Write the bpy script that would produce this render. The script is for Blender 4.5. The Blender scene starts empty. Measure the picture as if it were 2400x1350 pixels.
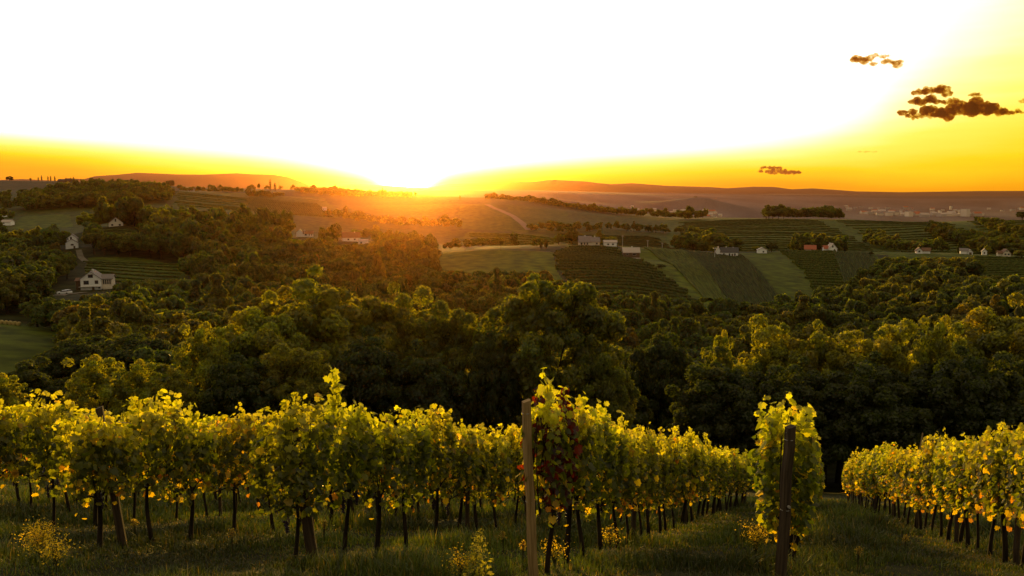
import bpy, math, random
import numpy as np
from mathutils import Vector, Matrix

# ------------------------------------------------------------------ camera, sky, sun, exposure
sc = bpy.context.scene
col = sc.collection
PITCH = math.atan(220 / 2000)
cam_d = bpy.data.cameras.new("camera"); cam = bpy.data.objects.new("camera", cam_d); col.objects.link(cam)
cam_d.lens = 30; cam_d.sensor_width = 36; cam_d.clip_start = 0.1; cam_d.clip_end = 60000
cam.location = (0, 0, 0); cam.rotation_euler = (math.pi / 2 - PITCH, 0, 0)
sc.camera = cam
vs = sc.view_settings
sc.display_settings.display_device = 'sRGB'
vs.view_transform = 'Standard'; vs.look = 'None'; vs.exposure = 0.0; vs.gamma = 1.0; vs.use_curve_mapping = False
sc.cycles.use_denoising = True
sc.cycles.max_bounces = 6; sc.cycles.diffuse_bounces = 2; sc.cycles.transmission_bounces = 4
sc.cycles.transparent_max_bounces = 6; sc.cycles.volume_bounces = 0

SUN_AZ = math.radians(-7.0)     # a little to the left of straight ahead
SUN_EL = math.radians(2.0)
sun_d = bpy.data.lights.new("sun", 'SUN'); sun_d.energy = 5.0; sun_d.angle = math.radians(0.5)
sun_d.color = (1.0, 0.58, 0.10)
sun = bpy.data.objects.new("sun", sun_d); col.objects.link(sun)
sdir = Vector((math.sin(SUN_AZ) * math.cos(SUN_EL), math.cos(SUN_AZ) * math.cos(SUN_EL), math.sin(SUN_EL)))
sun.rotation_euler = sdir.to_track_quat('Z', 'Y').to_euler()

world = bpy.data.worlds.new("World"); sc.world = world; world.use_nodes = True
wt = world.node_tree; wt.nodes.clear()
AMBIENT = (0.41, 0.335, 0.215)
def build_world():
    N, L = wt.nodes, wt.links
    def math_(op, a, b=None, clamp=False):
        n = N.new('ShaderNodeMath'); n.operation = op; n.use_clamp = clamp
        for i, v in enumerate((a, b)):
            if v is None: continue
            if isinstance(v, (int, float)): n.inputs[i].default_value = v
            else: L.new(v, n.inputs[i])
        return n.outputs[0]
    def curve(v, pts):
        n = N.new('ShaderNodeFloatCurve'); c = n.mapping.curves[0]
        c.points[0].location = pts[0]; c.points[1].location = pts[-1]
        for p in pts[1:-1]: c.points.new(*p)
        n.mapping.update(); L.new(v, n.inputs['Value']); return n.outputs[0]
    sky = N.new('ShaderNodeTexSky'); sky.sky_type = 'NISHITA'; sky.sun_disc = False
    sky.sun_elevation = SUN_EL; sky.sun_rotation = SUN_AZ; sky.altitude = 300
    sky.air_density = 1.0; sky.dust_density = 3.0
    tc = N.new('ShaderNodeTexCoord'); sx = N.new('ShaderNodeSeparateXYZ'); L.new(tc.outputs['Generated'], sx.inputs[0])
    X, Y, Z = sx.outputs
    az = math_('MULTIPLY', math_('ARCTAN2', X, Y), 57.29578)
    el = math_('MULTIPLY', math_('ARCSINE', Z), 57.29578)
    # soft streaks of high cloud shift the bands a little
    mp = N.new('ShaderNodeMapping'); mp.inputs['Scale'].default_value = (2.5, 2.5, 26); L.new(tc.outputs['Generated'], mp.inputs[0])
    nz = N.new('ShaderNodeTexNoise'); nz.inputs['Scale'].default_value = 2.2; nz.inputs['Detail'].default_value = 5; nz.inputs['Roughness'].default_value = 0.55
    L.new(mp.outputs[0], nz.inputs['Vector'])
    wob = math_('MULTIPLY', math_('SUBTRACT', nz.outputs[0], 0.5), 0.30)
    rel = math_('ADD', math_('DIVIDE', math_('SUBTRACT', az, math.degrees(SUN_AZ)), 120), 0.5, True)
    f = lambda a: a / 120 + 0.5
    eb = curve(rel, [(0, .32), (f(-40), .20), (f(-24), .165), (f(-15), .135), (f(-10), .115), (f(-5.7), .085), (f(-3), .06), (f(0), .02), (f(3), .06), (f(6), .08), (f(11), .105), (f(18), .125), (f(24), .15), (f(28), .19), (f(31), .28), (f(34.5), .42), (f(40), .6), (1, .8)])
    pw = curve(rel, [(0, .52), (f(-24), .50), (f(-16), .33), (f(-10), .28), (f(0), .26), (f(18), .28), (f(26), .22), (f(33), .115), (f(40), .11), (1, .11)])
    r = math_('DIVIDE', math_('MAXIMUM', el, 0.02), math_('MULTIPLY', eb, 20))
    t = math_('POWER', r, math_('MULTIPLY', pw, 4))
    t = math_('ADD', t, math_('MULTIPLY', wob, math_('SUBTRACT', 1.0, math_('MULTIPLY', t, 0.5), True)))
    t = math_('MULTIPLY', t, 0.8, True)
    cr = N.new('ShaderNodeValToRGB'); e = cr.color_ramp.elements
    stops = [(0, (.90, .27, .006)), (.2, (1.05, .45, .004)), (.4, (1.15, .78, .012)), (.58, (1.25, 1.0, .13)), (.72, (1.35, 1.14, .42)), (.86, (1.55, 1.32, .95)), (1, (1.75, 1.52, 1.35))]
    e[0].position, e[0].color = stops[0][0], (*stops[0][1], 1); e[1].position, e[1].color = stops[-1][0], (*stops[-1][1], 1)
    for p, c in stops[1:-1]:
        k = e.new(p); k.color = (*c, 1)
    L.new(t, cr.inputs[0])
    # glow around the sinking sun
    dot = N.new('ShaderNodeVectorMath'); dot.operation = 'DOT_PRODUCT'; L.new(tc.outputs['Generated'], dot.inputs[0])
    ge = math.radians(0.75); dot.inputs[1].default_value = (math.sin(SUN_AZ) * math.cos(ge), math.cos(SUN_AZ) * math.cos(ge), math.sin(ge))
    ang = math_('MULTIPLY', math_('ARCCOSINE', math_('MINIMUM', dot.outputs['Value'], 0.9999999)), 57.29578)
    g1 = math_('MULTIPLY', math_('EXPONENT', math_('MULTIPLY', math_('POWER', math_('DIVIDE', ang, 1.0), 2), -1)), 26)
    g2 = math_('MULTIPLY', math_('EXPONENT', math_('DIVIDE', ang, -4.5)), .45)
    def rgb(v, c):
        n = N.new('ShaderNodeVectorMath'); n.operation = 'SCALE'; n.inputs[0].default_value = c; L.new(v, n.inputs['Scale']); return n.outputs[0]
    def add(a, b):
        n = N.new('ShaderNodeVectorMath'); n.operation = 'ADD'; L.new(a, n.inputs[0]); L.new(b, n.inputs[1]); return n.outputs[0]
    def sca(a, v):
        n = N.new('ShaderNodeVectorMath'); n.operation = 'SCALE'; L.new(a, n.inputs[0])
        if isinstance(v, (int, float)): n.inputs['Scale'].default_value = v
        else: L.new(v, n.inputs['Scale'])
        return n.outputs[0]
    glow = add(rgb(g1, (1, .80, .35)), rgb(g2, (1, .72, .22)))
    # the bright part of the sky lies round the sun; it dies away overhead and behind
    arel = math_('ABSOLUTE', math_('SUBTRACT', az, math.degrees(SUN_AZ) + 3))
    m1 = N.new('ShaderNodeMapRange'); m1.interpolation_type = 'SMOOTHSTEP'; m1.inputs['From Min'].default_value = 85; m1.inputs['From Max'].default_value = 42; L.new(arel, m1.inputs['Value'])
    m2 = N.new('ShaderNodeMapRange'); m2.interpolation_type = 'SMOOTHSTEP'; m2.inputs['From Min'].default_value = 34; m2.inputs['From Max'].default_value = 14; L.new(el, m2.inputs['Value'])
    mask = math_('MULTIPLY', m1.outputs[0], m2.outputs[0])
    front = sca(add(cr.outputs[0], glow), mask)
    skyt = N.new('ShaderNodeVectorMath'); skyt.operation = 'MULTIPLY'; L.new(sca(sky.outputs[0], math_('SUBTRACT', 0.07, math_('MULTIPLY', mask, 0.06))), skyt.inputs[0]); skyt.inputs[1].default_value = (1.0, .85, .6)
    back = add(skyt.outputs[0], rgb(math_('SUBTRACT', 1.0, mask), AMBIENT))
    bg = N.new('ShaderNodeBackground'); L.new(add(front, back), bg.inputs['Color']); bg.inputs['Strength'].default_value = 1.0
    out = N.new('ShaderNodeOutputWorld'); L.new(bg.outputs[0], out.inputs['Surface'])
build_world()

# ------------------------------------------------------------------ helpers
rng = np.random.default_rng(7)
random.seed(7)
CP, SP = math.cos(PITCH), math.sin(PITCH)
FW = np.array([0, CP, -SP]); UP = np.array([0, SP, CP]); RT = np.array([1.0, 0, 0])
def ray(px, py): return FW * 2000 + RT * (px - 1200) + UP * (675 - py)
def proj(p):
    p = np.asarray(p, float); d = p @ FW
    return 1200 + 2000 * (p @ RT) / d, 675 - 2000 * (p @ UP) / d
def z_from_y(py, Y):
    r = ray(1200, py); return Y * r[2] / r[1]

def tag(o, label=None, cat=None, group=None, kind=None):
    if label: o['label'] = label
    if cat: o['category'] = cat
    if group: o['group'] = group
    if kind: o['kind'] = kind
    return o
def np_mesh(name, V, F, mat=None, fcol=None, smooth=False):
    """V (n,3); F list of (m,k) arrays or one array; fcol (sum m,3)."""
    if not isinstance(F, (list, tuple)): F = [F]
    F = [np.asarray(f, np.int32) for f in F if len(f)]
    me = bpy.data.meshes.new(name)
    V = np.asarray(V, np.float32)
    me.vertices.add(len(V)); me.vertices.foreach_set('co', V.ravel())
    nl = sum(f.size for f in F); npol = sum(len(f) for f in F)
    me.loops.add(nl); me.polygons.add(npol)
    me.loops.foreach_set('vertex_index', np.concatenate([f.ravel() for f in F]))
    tot = np.concatenate([np.full(len(f), f.shape[1], np.int32) for f in F])
    st = np.concatenate([[0], np.cumsum(tot)[:-1]]).astype(np.int32)
    me.polygons.foreach_set('loop_start', st)
    try: me.polygons.foreach_set('loop_total', tot)
    except Exception: pass
    me.polygons.foreach_set('use_smooth', np.full(npol, smooth))
    if fcol is not None:
        a = me.attributes.new('tint', 'FLOAT_COLOR', 'FACE')
        c = np.ones((npol, 4), np.float32); c[:, :3] = fcol
        a.data.foreach_set('color', c.ravel())
    me.update(calc_edges=True)
    if mat: me.materials.append(mat)
    return me
def link(name, me, parent=None, loc=None):
    o = bpy.data.objects.new(name, me); col.objects.link(o)
    if parent is not None: o.parent = parent
    if loc is not None: o.location = loc
    return o
def empty(name, loc, rz=0):
    o = bpy.data.objects.new(name, None); col.objects.link(o); o.location = loc; o.rotation_euler = (0, 0, rz); o.empty_display_size = 0.3
    return o
class MB:
    """collects boxes, prisms and tubes for one mesh"""
    def __init__(s): s.V = []; s.F = {}; s.n = 0
    def add(s, v, faces):
        s.V.append(np.asarray(v, float))
        for f in faces: s.F.setdefault(len(f), []).append([i + s.n for i in f])
        s.n += len(v); return s
    def box(s, x0, x1, y0, y1, z0, z1, b=0):
        v = [(x0, y0, z0), (x1, y0, z0), (x1, y1, z0), (x0, y1, z0), (x0 + b, y0 + b, z1), (x1 - b, y0 + b, z1), (x1 - b, y1 - b, z1), (x0 + b, y1 - b, z1)]
        return s.add(v, [(3, 2, 1, 0), (4, 5, 6, 7), (0, 1, 5, 4), (1, 2, 6, 5), (2, 3, 7, 6), (3, 0, 4, 7)])
    def tube(s, pts, rad, n=8, cap=True):
        pts = np.asarray(pts, float); m = len(pts)
        rad = np.broadcast_to(rad, (m,)) if np.ndim(rad) == 0 else np.asarray(rad, float)
        t = np.gradient(pts, axis=0); t /= np.linalg.norm(t, axis=1)[:, None] + 1e-9
        ref = np.array([0, 0, 1.0]) if abs(t[0][2]) < .9 else np.array([1.0, 0, 0])
        V = []
        for i in range(m):
            a = np.cross(ref, t[i]); a /= np.linalg.norm(a) + 1e-9; b = np.cross(t[i], a)
            for k in range(n):
                th = 2 * math.pi * k / n; V.append(pts[i] + rad[i] * (a * math.cos(th) + b * math.sin(th)))
        F = [(i * n + k, i * n + (k + 1) % n, (i + 1) * n + (k + 1) % n, (i + 1) * n + k) for i in range(m - 1) for k in range(n)]
        if cap: F += [tuple(range(n))[::-1], tuple((m - 1) * n + k for k in range(n))]
        return s.add(V, F)
    def mesh(s, name, mat, smooth=False):
        return np_mesh(name, np.concatenate(s.V), [np.array(f) for f in s.F.values()], mat, None, smooth)
    def build(s, name, mat, parent=None, smooth=False, loc=None): return link(name, s.mesh(name, mat, smooth), parent, loc)

# ------------------------------------------------------------------ materials
def mat_new(name):
    m = bpy.data.materials.new(name); m.use_nodes = True; m.node_tree.nodes.clear(); return m, m.node_tree.nodes, m.node_tree.links
def leaf_mat(name, trans=0.45, tgain=(1.6, 1.25, 0.35), gloss=0.06, objcol=True, rough=0.5):
    m, N, L = mat_new(name)
    at = N.new('ShaderNodeAttribute'); at.attribute_name = 'tint'
    c = at.outputs['Color']
    oi = N.new('ShaderNodeObjectInfo')
    if objcol:
        mx = N.new('ShaderNodeVectorMath'); mx.operation = 'MULTIPLY'; L.new(c, mx.inputs[0]); L.new(oi.outputs['Color'], mx.inputs[1]); c = mx.outputs[0]
    d = N.new('ShaderNodeBsdfDiffuse'); L.new(c, d.inputs['Color'])
    tm = N.new('ShaderNodeVectorMath'); tm.operation = 'MULTIPLY'; L.new(c, tm.inputs[0]); tm.inputs[1].default_value = tgain
    t = N.new('ShaderNodeBsdfTranslucent'); L.new(tm.outputs[0], t.inputs['Color'])
    a = N.new('ShaderNodeMixShader'); a.inputs[0].default_value = trans; L.new(d.outputs[0], a.inputs[1]); L.new(t.outputs[0], a.inputs[2])
    g = N.new('ShaderNodeBsdfGlossy'); g.inputs['Roughness'].default_value = rough; g.inputs['Color'].default_value = (.8, .8, .7, 1)
    b = N.new('ShaderNodeMixShader'); b.inputs[0].default_value = gloss; L.new(a.outputs[0], b.inputs[1]); L.new(g.outputs[0], b.inputs[2])
    o = N.new('ShaderNodeOutputMaterial'); L.new(b.outputs[0], o.inputs['Surface']); return m
def noise_mat(name, c0, c1, scale=4, rough=0.85, stretch=(1, 1, 1), detail=5, bump=0.0, spec=0.2, attr=False):
    m, N, L = mat_new(name)
    tc = N.new('ShaderNodeTexCoord'); mp = N.new('ShaderNodeMapping'); mp.inputs['Scale'].default_value = stretch; L.new(tc.outputs['Object'], mp.inputs[0])
    nz = N.new('ShaderNodeTexNoise'); nz.inputs['Scale'].default_value = scale; nz.inputs['Detail'].default_value = detail; L.new(mp.outputs[0], nz.inputs['Vector'])
    cr = N.new('ShaderNodeValToRGB'); cr.color_ramp.elements[0].position = .32; cr.color_ramp.elements[1].position = .68
    cr.color_ramp.elements[0].color = (*c0, 1); cr.color_ramp.elements[1].color = (*c1, 1); L.new(nz.outputs[0], cr.inputs[0])
    p = N.new('ShaderNodeBsdfPrincipled'); p.inputs['Roughness'].default_value = rough; p.inputs['Specular IOR Level'].default_value = spec
    c = cr.outputs[0]
    if attr:
        at = N.new('ShaderNodeAttribute'); at.attribute_name = 'tint'
        mx = N.new('ShaderNodeVectorMath'); mx.operation = 'MULTIPLY'; L.new(c, mx.inputs[0]); L.new(at.outputs['Color'], mx.inputs[1]); c = mx.outputs[0]
    L.new(c, p.inputs['Base Color'])
    if bump:
        bp = N.new('ShaderNodeBump'); bp.inputs['Strength'].default_value = bump; L.new(nz.outputs[0], bp.inputs['Height']); L.new(bp.outputs[0], p.inputs['Normal'])
    o = N.new('ShaderNodeOutputMaterial'); L.new(p.outputs[0], o.inputs['Surface']); return m
M = dict(
    land=noise_mat('land', (.50, .50, .50), (1.5, 1.45, 1.3), .16, .95, (1, 1, 1), 9, 0, .05, True),
    vslope=noise_mat('slope_soil', (.012, .013, .004), (.034, .034, .008), 1.3, .95, (1, 1, 1), 8, .4, .05),
    grass=leaf_mat('grass_blades', .4, (1.5, 1.3, .4), .05, False),
    vleaf=leaf_mat('vine_leaf', .60, (3.9, 3.6, .8), .035, True),
    tleaf=leaf_mat('tree_leaf', .52, (3.4, 2.9, .4), .035, True),
    hedge=leaf_mat('far_vine_leaf', .3, (1.4, 1.3, .4), .02, False),
    bark=noise_mat('bark', (.012, .008, .004), (.05, .036, .022), 9, .9, (1, 1, .25), 5, .5, .1),
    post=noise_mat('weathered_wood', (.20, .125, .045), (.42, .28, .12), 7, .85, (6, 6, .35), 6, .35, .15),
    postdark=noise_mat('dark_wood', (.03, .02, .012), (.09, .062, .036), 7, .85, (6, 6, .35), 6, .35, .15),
    wire=noise_mat('steel_wire', (.25, .23, .2), (.4, .38, .33), 3, .45),
    white=noise_mat('white_plaster', (.80, .78, .75), (.88, .86, .83), 1.2, .9),
    cream=noise_mat('cream_plaster', (.60, .52, .40), (.70, .62, .50), 1.2, .9),
    greyroof=noise_mat('grey_tile', (.15, .13, .12), (.27, .235, .22), 3, .8, (1, 4, 4)),
    darkroof=noise_mat('dark_slate', (.05, .05, .05), (.10, .098, .095), 3, .8, (1, 4, 4)),
    brownroof=noise_mat('brown_tile', (.12, .065, .035), (.22, .12, .07), 3, .8, (1, 4, 4)),
    redroof=noise_mat('red_tile', (.30, .085, .045), (.48, .15, .08), 3, .8, (1, 4, 4)),
    paleroof=noise_mat('pale_tile', (.40, .33, .28), (.55, .46, .40), 3, .8, (1, 4, 4)),
    timber=noise_mat('timber', (.07, .045, .025), (.15, .10, .06), 5, .8),
    glass=noise_mat('window_glass', (.02, .02, .022), (.04, .04, .045), 2, .12, spec=.5),
    frame=noise_mat('window_frame', (.45, .40, .33), (.55, .5, .42), 2, .6),
    road=noise_mat('track', (.11, .095, .06), (.17, .145, .095), .3, .95),
    bale=noise_mat('straw', (.30, .22, .07), (.45, .34, .12), 6, .95),
    carwhite=noise_mat('white_paint', (.78, .78, .78), (.82, .82, .82), 1, .3, spec=.5),
    tyre=noise_mat('rubber', (.02, .02, .02), (.03, .03, .03), 4, .9),
    grape=noise_mat('grape_skin', (.012, .008, .018), (.04, .02, .04), 30, .4, spec=.4),
    concrete=noise_mat('concrete', (.34, .31, .27), (.48, .44, .38), 1, .9),
    lampwhite=noise_mat('pale_metal', (.55, .52, .47), (.65, .62, .55), 2, .5),
)

# ------------------------------------------------------------------ terrain heights
H0 = 1.2
VPD = ray(1930, 1120); ROWDIR = VPD / np.linalg.norm(VPD)
_w = RT - 0.03 * UP
PN = np.cross(_w, VPD); PN /= np.linalg.norm(PN); PN = PN if PN[2] > 0 else -PN
def plane_z(x, y): return -(H0 + PN[0] * x + PN[1] * y) / PN[2]
def plane_dir(px, py):
    d = ray(px, py); d = d - PN * (d @ PN); return d / np.linalg.norm(d)
def on_slope(px, py):
    d = ray(px, py); return d * (-H0 / (PN @ d))
PXC = np.array([0, 300, 600, 900, 1200, 1500, 1800, 2100, 2400.])
ROWS = {   # forward distance : height (below the camera), or ('y', image rows) for what is seen
    100: [-28, -29, -31, -32, -33, -34, -34, -34, -33], 140: [-29, -32, -36, -40, -42, -44, -44, -43, -41],
    200: [-31, -36, -42, -47, -50, -52, -52, -50, -46], 260: [-35, -41, -46, -49, -51, -55, -56, -54, -48],
    360: [-40, -41, -46, -46, -46, -48, -54, -53, -48], 440: [-40, -38, -43, -42, -38.5, -43, -49, -50.5, -46],
    540: [-38, -33, -36, -38, -34.5, -34, -41.5, -46, -45], 620: [-36, -26, -31, -36, -35.5, -36, -41.5, -43, -44.5],
    760: [-32, -30, -33, -38, -43, -50, -53, -52, -54], 900: [-22.5, -20, -22, -34, -34, -45, -47, -50, -43],
    1150: [-11, 0, -20, -29, -26, -43, -35.6, -37, -32], 1250: [-4, 4, -14, -23, -20, -36, -34, -37, -33],
    1550: [11, 6, -1, -13, -15, -40, -60, -70, -60], 1900: [32, 23, 17, 7, -7, -38, -75, -95, -90],
    2600: [20, 10, 5, 0, -20, -58, -85, -110, -110], 3500: [0, 0, 0, 5, -5, -45, -75, -115, -115],
    5000: [20, 10, 10, 20, 18, 0, -100, -115, -115], 7500: [20, 20, 30, 40, 40, 10, -40, -115, -115],
}
PXS = np.arange(-1000, 3401, 4.0); US = (PXS - 1200) / 2000
LOGY = np.linspace(math.log(2), math.log(14500), 1100)
def prof(pts, Y, px=PXS):
    x, y = zip(*pts); yy = np.interp(px, x, y); return np.array([z_from_y(v, Y) for v in yy])
def fbm(x, y, seed=0, oct=4):
    r = np.random.default_rng(seed); s = np.zeros_like(x); a = 1.0; f = 1.0
    for _ in range(oct):
        for _k in range(3):
            th = r.uniform(0, 6.283); k = f * r.uniform(.7, 1.4); s += a / 3 * np.sin(k * (x * math.cos(th) + y * math.sin(th)) + r.uniform(0, 6.283))
        a *= .5; f *= 2.03
    return s
def smooth(A, n, axis):
    for _ in range(3):
        k = np.ones(n) / n
        A = np.apply_along_axis(lambda v: np.convolve(np.pad(v, n // 2, 'edge'), k, 'valid'), axis, A)
    return A
def make_grid():
    ys = [2.0, 20, 40, 60, 75]; rows = [plane_z(US * y, y) for y in ys]
    for Y, zs in ROWS.items():
        ys.append(Y); rows.append(smooth(np.interp(PXS, PXC, zs)[None], 21, 1)[0])
    ys.append(9000); rows.append(prof([(-1000, 470), (800, 452), (1200, 447), (1500, 452), (1800, 455), (2100, 457.5), (2400, 458), (3400, 462)], 9000))
    left = prof([(-1000, 425), (-200, 420), (0, 416), (60, 413), (110, 416), (150, 418), (180, 412), (205, 414), (230, 406), (280, 402), (330, 396), (380, 398), (420, 400), (480, 401), (560, 398), (600, 401), (645, 402), (680, 409), (705, 420), (730, 431), (800, 441), (950, 444), (1100, 448), (3400, 470)], 10500)
    ys.append(10500); rows.append(left)
    ys.append(11500); rows.append(prof([(-1000, 470), (3400, 470)], 11500))
    right = prof([(-1000, 450), (700, 440), (820, 429), (900, 431), (1000, 436), (1050, 429), (1150, 424), (1200, 421.5), (1250, 422), (1280, 417.5), (1300, 416.5), (1370, 420), (1400, 424), (1430, 427), (1480, 424.5), (1560, 431), (1660, 434), (1700, 437), (1760, 433), (1810, 433), (1850, 439), (1900, 437), (2000, 445), (2100, 447), (2300, 444), (2400, 443), (3400, 440)], 12800)
    ys.append(12800); rows.append(right); ys.append(14500); rows.append(right - 160)
    R = np.array(rows); ly = np.log(ys)
    G = np.empty((len(LOGY), len(PXS)))
    for j in range(len(PXS)): G[:, j] = np.interp(LOGY, ly, R[:, j])
    S = smooth(G, 17, 0)
    w = np.clip((LOGY - math.log(78)) / .25, 0, 1)[:, None]
    w2 = np.clip((LOGY - math.log(8300)) / .08, 0, 1)[:, None]
    S2 = smooth(G, 5, 0)
    G = G * (1 - w) + (S * (1 - w2) + S2 * w2) * w
    Yg = np.exp(LOGY)[:, None]; Xg = Yg * US[None, :]
    q = np.clip((Yg - 110) / 200, 0, 1) * np.clip((3200 - Yg) / 1200, 0, 1)
    G += q * (1.6 * fbm(Xg / 60, Yg / 60, 3) + 0.0036 * Yg * fbm(Xg / 210, Yg / 210, 5))
    q2 = np.clip((Yg - 4000) / 4000, 0, 1)
    G += q2 * 5 * fbm(Xg / 700, Yg / 700, 9, 5)
    # the hazy hill before the plain
    px = PXS[None, :]
    def hill(pc, sp, Yc, sY, top):
        z = z_from_y(top, Yc); i = np.argmin(abs(LOGY - math.log(Yc))); j = np.argmin(abs(PXS - pc))
        return (z - G[i, j]) * np.exp(-((px - pc) / sp) ** 2 - ((Yg - Yc) / sY) ** 2)
    for a in [(1640, 55, 3700, 330, 468), (1570, 60, 3600, 330, 470), (1715, 70, 3750, 300, 479), (1420, 90, 4300, 400, 462), (1250, 130, 4700, 420, 450), (1330, 150, 2900, 260, 470)]: G += hill(*a)
    return G
GRID = make_grid()
def H(x, y):
    x = np.asarray(x, float); y = np.asarray(y, float)
    yy = np.maximum(y, 2.0)
    v = (np.log(yy) - LOGY[0]) / (LOGY[1] - LOGY[0]); u = (x / yy - US[0]) / (US[1] - US[0])
    v = np.clip(v, 0, len(LOGY) - 1.001); u = np.clip(u, 0, len(US) - 1.001)
    i = v.astype(int); j = u.astype(int); a = v - i; b = u - j
    z = GRID[i, j] * (1 - a) * (1 - b) + GRID[i + 1, j] * a * (1 - b) + GRID[i, j + 1] * (1 - a) * b + GRID[i + 1, j + 1] * a * b
    return np.where(y < 72, plane_z(x, y), z)
def ground_at(px, Y):
    z = -10.0
    for _ in range(6):
        x = (px - 1200) / 2000 * (Y * CP - z * SP); z = float(H(x, Y))
    return np.array([x, Y, z])
def pin(px, py, Y, sx, sy):
    """shape the hill so that the spot seen at (px, py) stands at distance Y"""
    global GRID
    p = ground_at(px, Y); r = ray(px, py); z = Y * r[2] / r[1]; x = Y * r[0] / r[1]
    Yg = np.exp(LOGY)[:, None]; Xg = Yg * US[None, :]
    GRID = GRID + (z - float(H(x, Y))) * np.exp(-((Xg - x) / sx) ** 2 - ((Yg - Y) / sy) ** 2)
PINS = [(222, 679, 370, 40, 30), (150, 690, 345, 20, 18), (168, 583, 520, 26, 26), (272, 530, 600, 45, 40), (715, 556, 640, 50, 40), (828, 566, 600, 45, 40),
        (1382, 575, 575, 45, 40), (1435, 577, 575, 30, 30), (1482, 606, 525, 35, 26), (1706, 602, 560, 50, 36), (1787, 596, 600, 35, 35), (1898, 590, 620, 40, 40),
        (1948, 590, 615, 40, 40), (2157, 595, 600, 45, 45), (2262, 596, 600, 40, 40), (2307, 597, 600, 30, 30), (2357, 601, 590, 40, 40), (20, 763, 205, 30, 14), (60, 885, 150, 45, 22),
        (1110, 590, 520, 60, 22), (1260, 590, 520, 50, 22), (1170, 628, 445, 60, 30), (300, 650, 405, 40, 25), (330, 606, 480, 60, 30)]
for p in PINS: pin(*p)

# ------------------------------------------------------------------ land: meadows, vineyards, woods as ground cover tones
FIELDS = [  # polygon in (image column, distance), ground tone
    ([(-200, 120), (140, 120), (150, 215), (-200, 222)], (0.078, 0.091, 0.013)),
    ([(190, 395), (430, 400), (440, 450), (330, 482), (200, 492)], (0.071, 0.083, 0.015)),
    ([(1000, 395), (1330, 395), (1300, 450), (1295, 524), (1040, 526), (1020, 460)], (0.117, 0.136, 0.013)),
    ([(1430, 345), (1660, 345), (1620, 400), (1560, 450), (1475, 520), (1440, 578), (1340, 578), (1300, 520), (1305, 450), (1350, 400)], (0.050, 0.058, 0.014)),
    ([(1660, 350), (1710, 380), (1600, 585), (1450, 590), (1475, 520), (1560, 450)], (0.108, 0.125, 0.013)),
    ([(1710, 370), (1840, 380), (1740, 590), (1600, 585)], (0.054, 0.063, 0.013)),
    ([(1840, 380), (1925, 400), (1830, 620), (1735, 600)], (0.076, 0.088, 0.013)),
    ([(1925, 400), (1990, 400), (1955, 620), (1830, 620)], (0.065, 0.075, 0.014)),
    ([(1990, 400), (2100, 400), (2050, 620), (1955, 620)], (0.058, 0.067, 0.013)),
    ([(2040, 600), (2090, 590), (2300, 590), (2300, 640), (2050, 640)], (0.086, 0.100, 0.013)),
    ([(2080, 560), (2500, 420), (2500, 640), (2080, 640)], (0.078, 0.091, 0.015)),
    ([(30, 760), (170, 780), (160, 900), (60, 905)], (0.095, 0.110, 0.018)),
    ([(400, 980), (800, 1000), (760, 1550), (420, 1560)], (0.084, 0.097, 0.015)),
    ([(1110, 640), (1330, 640), (1300, 760), (1285, 870), (1100, 850), (1060, 740)], (0.095, 0.110, 0.014)),
    ([(1080, 880), (1240, 880), (1160, 1300), (1080, 1320)], (0.089, 0.104, 0.014)),
    ([(1200, 900), (1340, 900), (1330, 1280), (1190, 1310)], (0.069, 0.080, 0.014)),
    ([(1300, 640), (1560, 640), (1560, 900), (1300, 900)], (0.050, 0.058, 0.013)),
    ([(1560, 640), (2600, 640), (2600, 1260), (1560, 1260)], (0.071, 0.083, 0.014)),
]
def in_poly(px, Y, poly):
    n = len(poly); inside = np.zeros(np.shape(px), bool); j = n - 1
    for i in range(n):
        xi, yi = poly[i]; xj, yj = poly[j]
        c = ((yi > Y) != (yj > Y)) & (px < (xj - xi) * (Y - yi) / (yj - yi + 1e-9) + xi)
        inside ^= c; j = i
    return inside
def land_tone(px, Y):
    c = np.empty(px.shape + (3,)); c[:] = (.040, .034, .012)
    c[Y > 620] = (.054, .060, .008); c[Y > 1350] = (.044, .046, .012); c[Y > 2600] = (.085, .068, .062); c[Y > 8600] = (.05, .035, .025)  # mauve haze over the plain is put into its ground tone
    f = fbm(px / 30, Y / 400, 21); q = (Y > 2600) & (Y < 8300)
    c[q] *= (1 + .45 * np.clip(f[q], -1, 1))[:, None]
    wob = 7 * fbm(px / 22, Y / 35, 31, 4)
    for poly, t in FIELDS:
        c[in_poly(px + wob, Y, poly)] = (np.array(t) * .42 + np.array((.040, .060, .004)) * .56) * np.array((1.12, 1.10, .5))
    c[(Y < 640) & (Y > 70) & (c[..., 0] < .041)] = (.030, .033, .009)
    return c
def land_sheet(name, ys, us):
    Yv = np.repeat(ys, len(us)); Xv = Yv * np.tile(us, len(ys)); Z = H(Xv, Yv)
    m, n = len(ys), len(us); a = (np.arange(m - 1)[:, None] * n + np.arange(n - 1)[None]).ravel()
    F = np.stack([a, a + 1, a + n + 1, a + n], 1)
    yc = Yv[a] * .5 + Yv[a + n] * .5; xc = (Xv[a] + Xv[a + n + 1]) / 2; zc = (Z[a] + Z[a + n + 1]) / 2
    px = 1200 + 2000 * xc / (yc * CP - zc * SP)
    o = link(name, np_mesh(name, np.stack([Xv, Yv, Z], 1), F, M['land'], land_tone(px, yc), True)); o['kind'] = 'structure'; return o
UF = np.concatenate([np.linspace(-1.05, -.66, 40)[:-1], np.linspace(-.66, .66, 660), np.linspace(.66, 1.05, 40)[1:]])
land_sheet('hills', np.exp(np.linspace(math.log(74), math.log(2600), 560)), UF)
land_sheet('plain', np.exp(np.linspace(math.log(2600), math.log(8300), 90)), UF)
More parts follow.
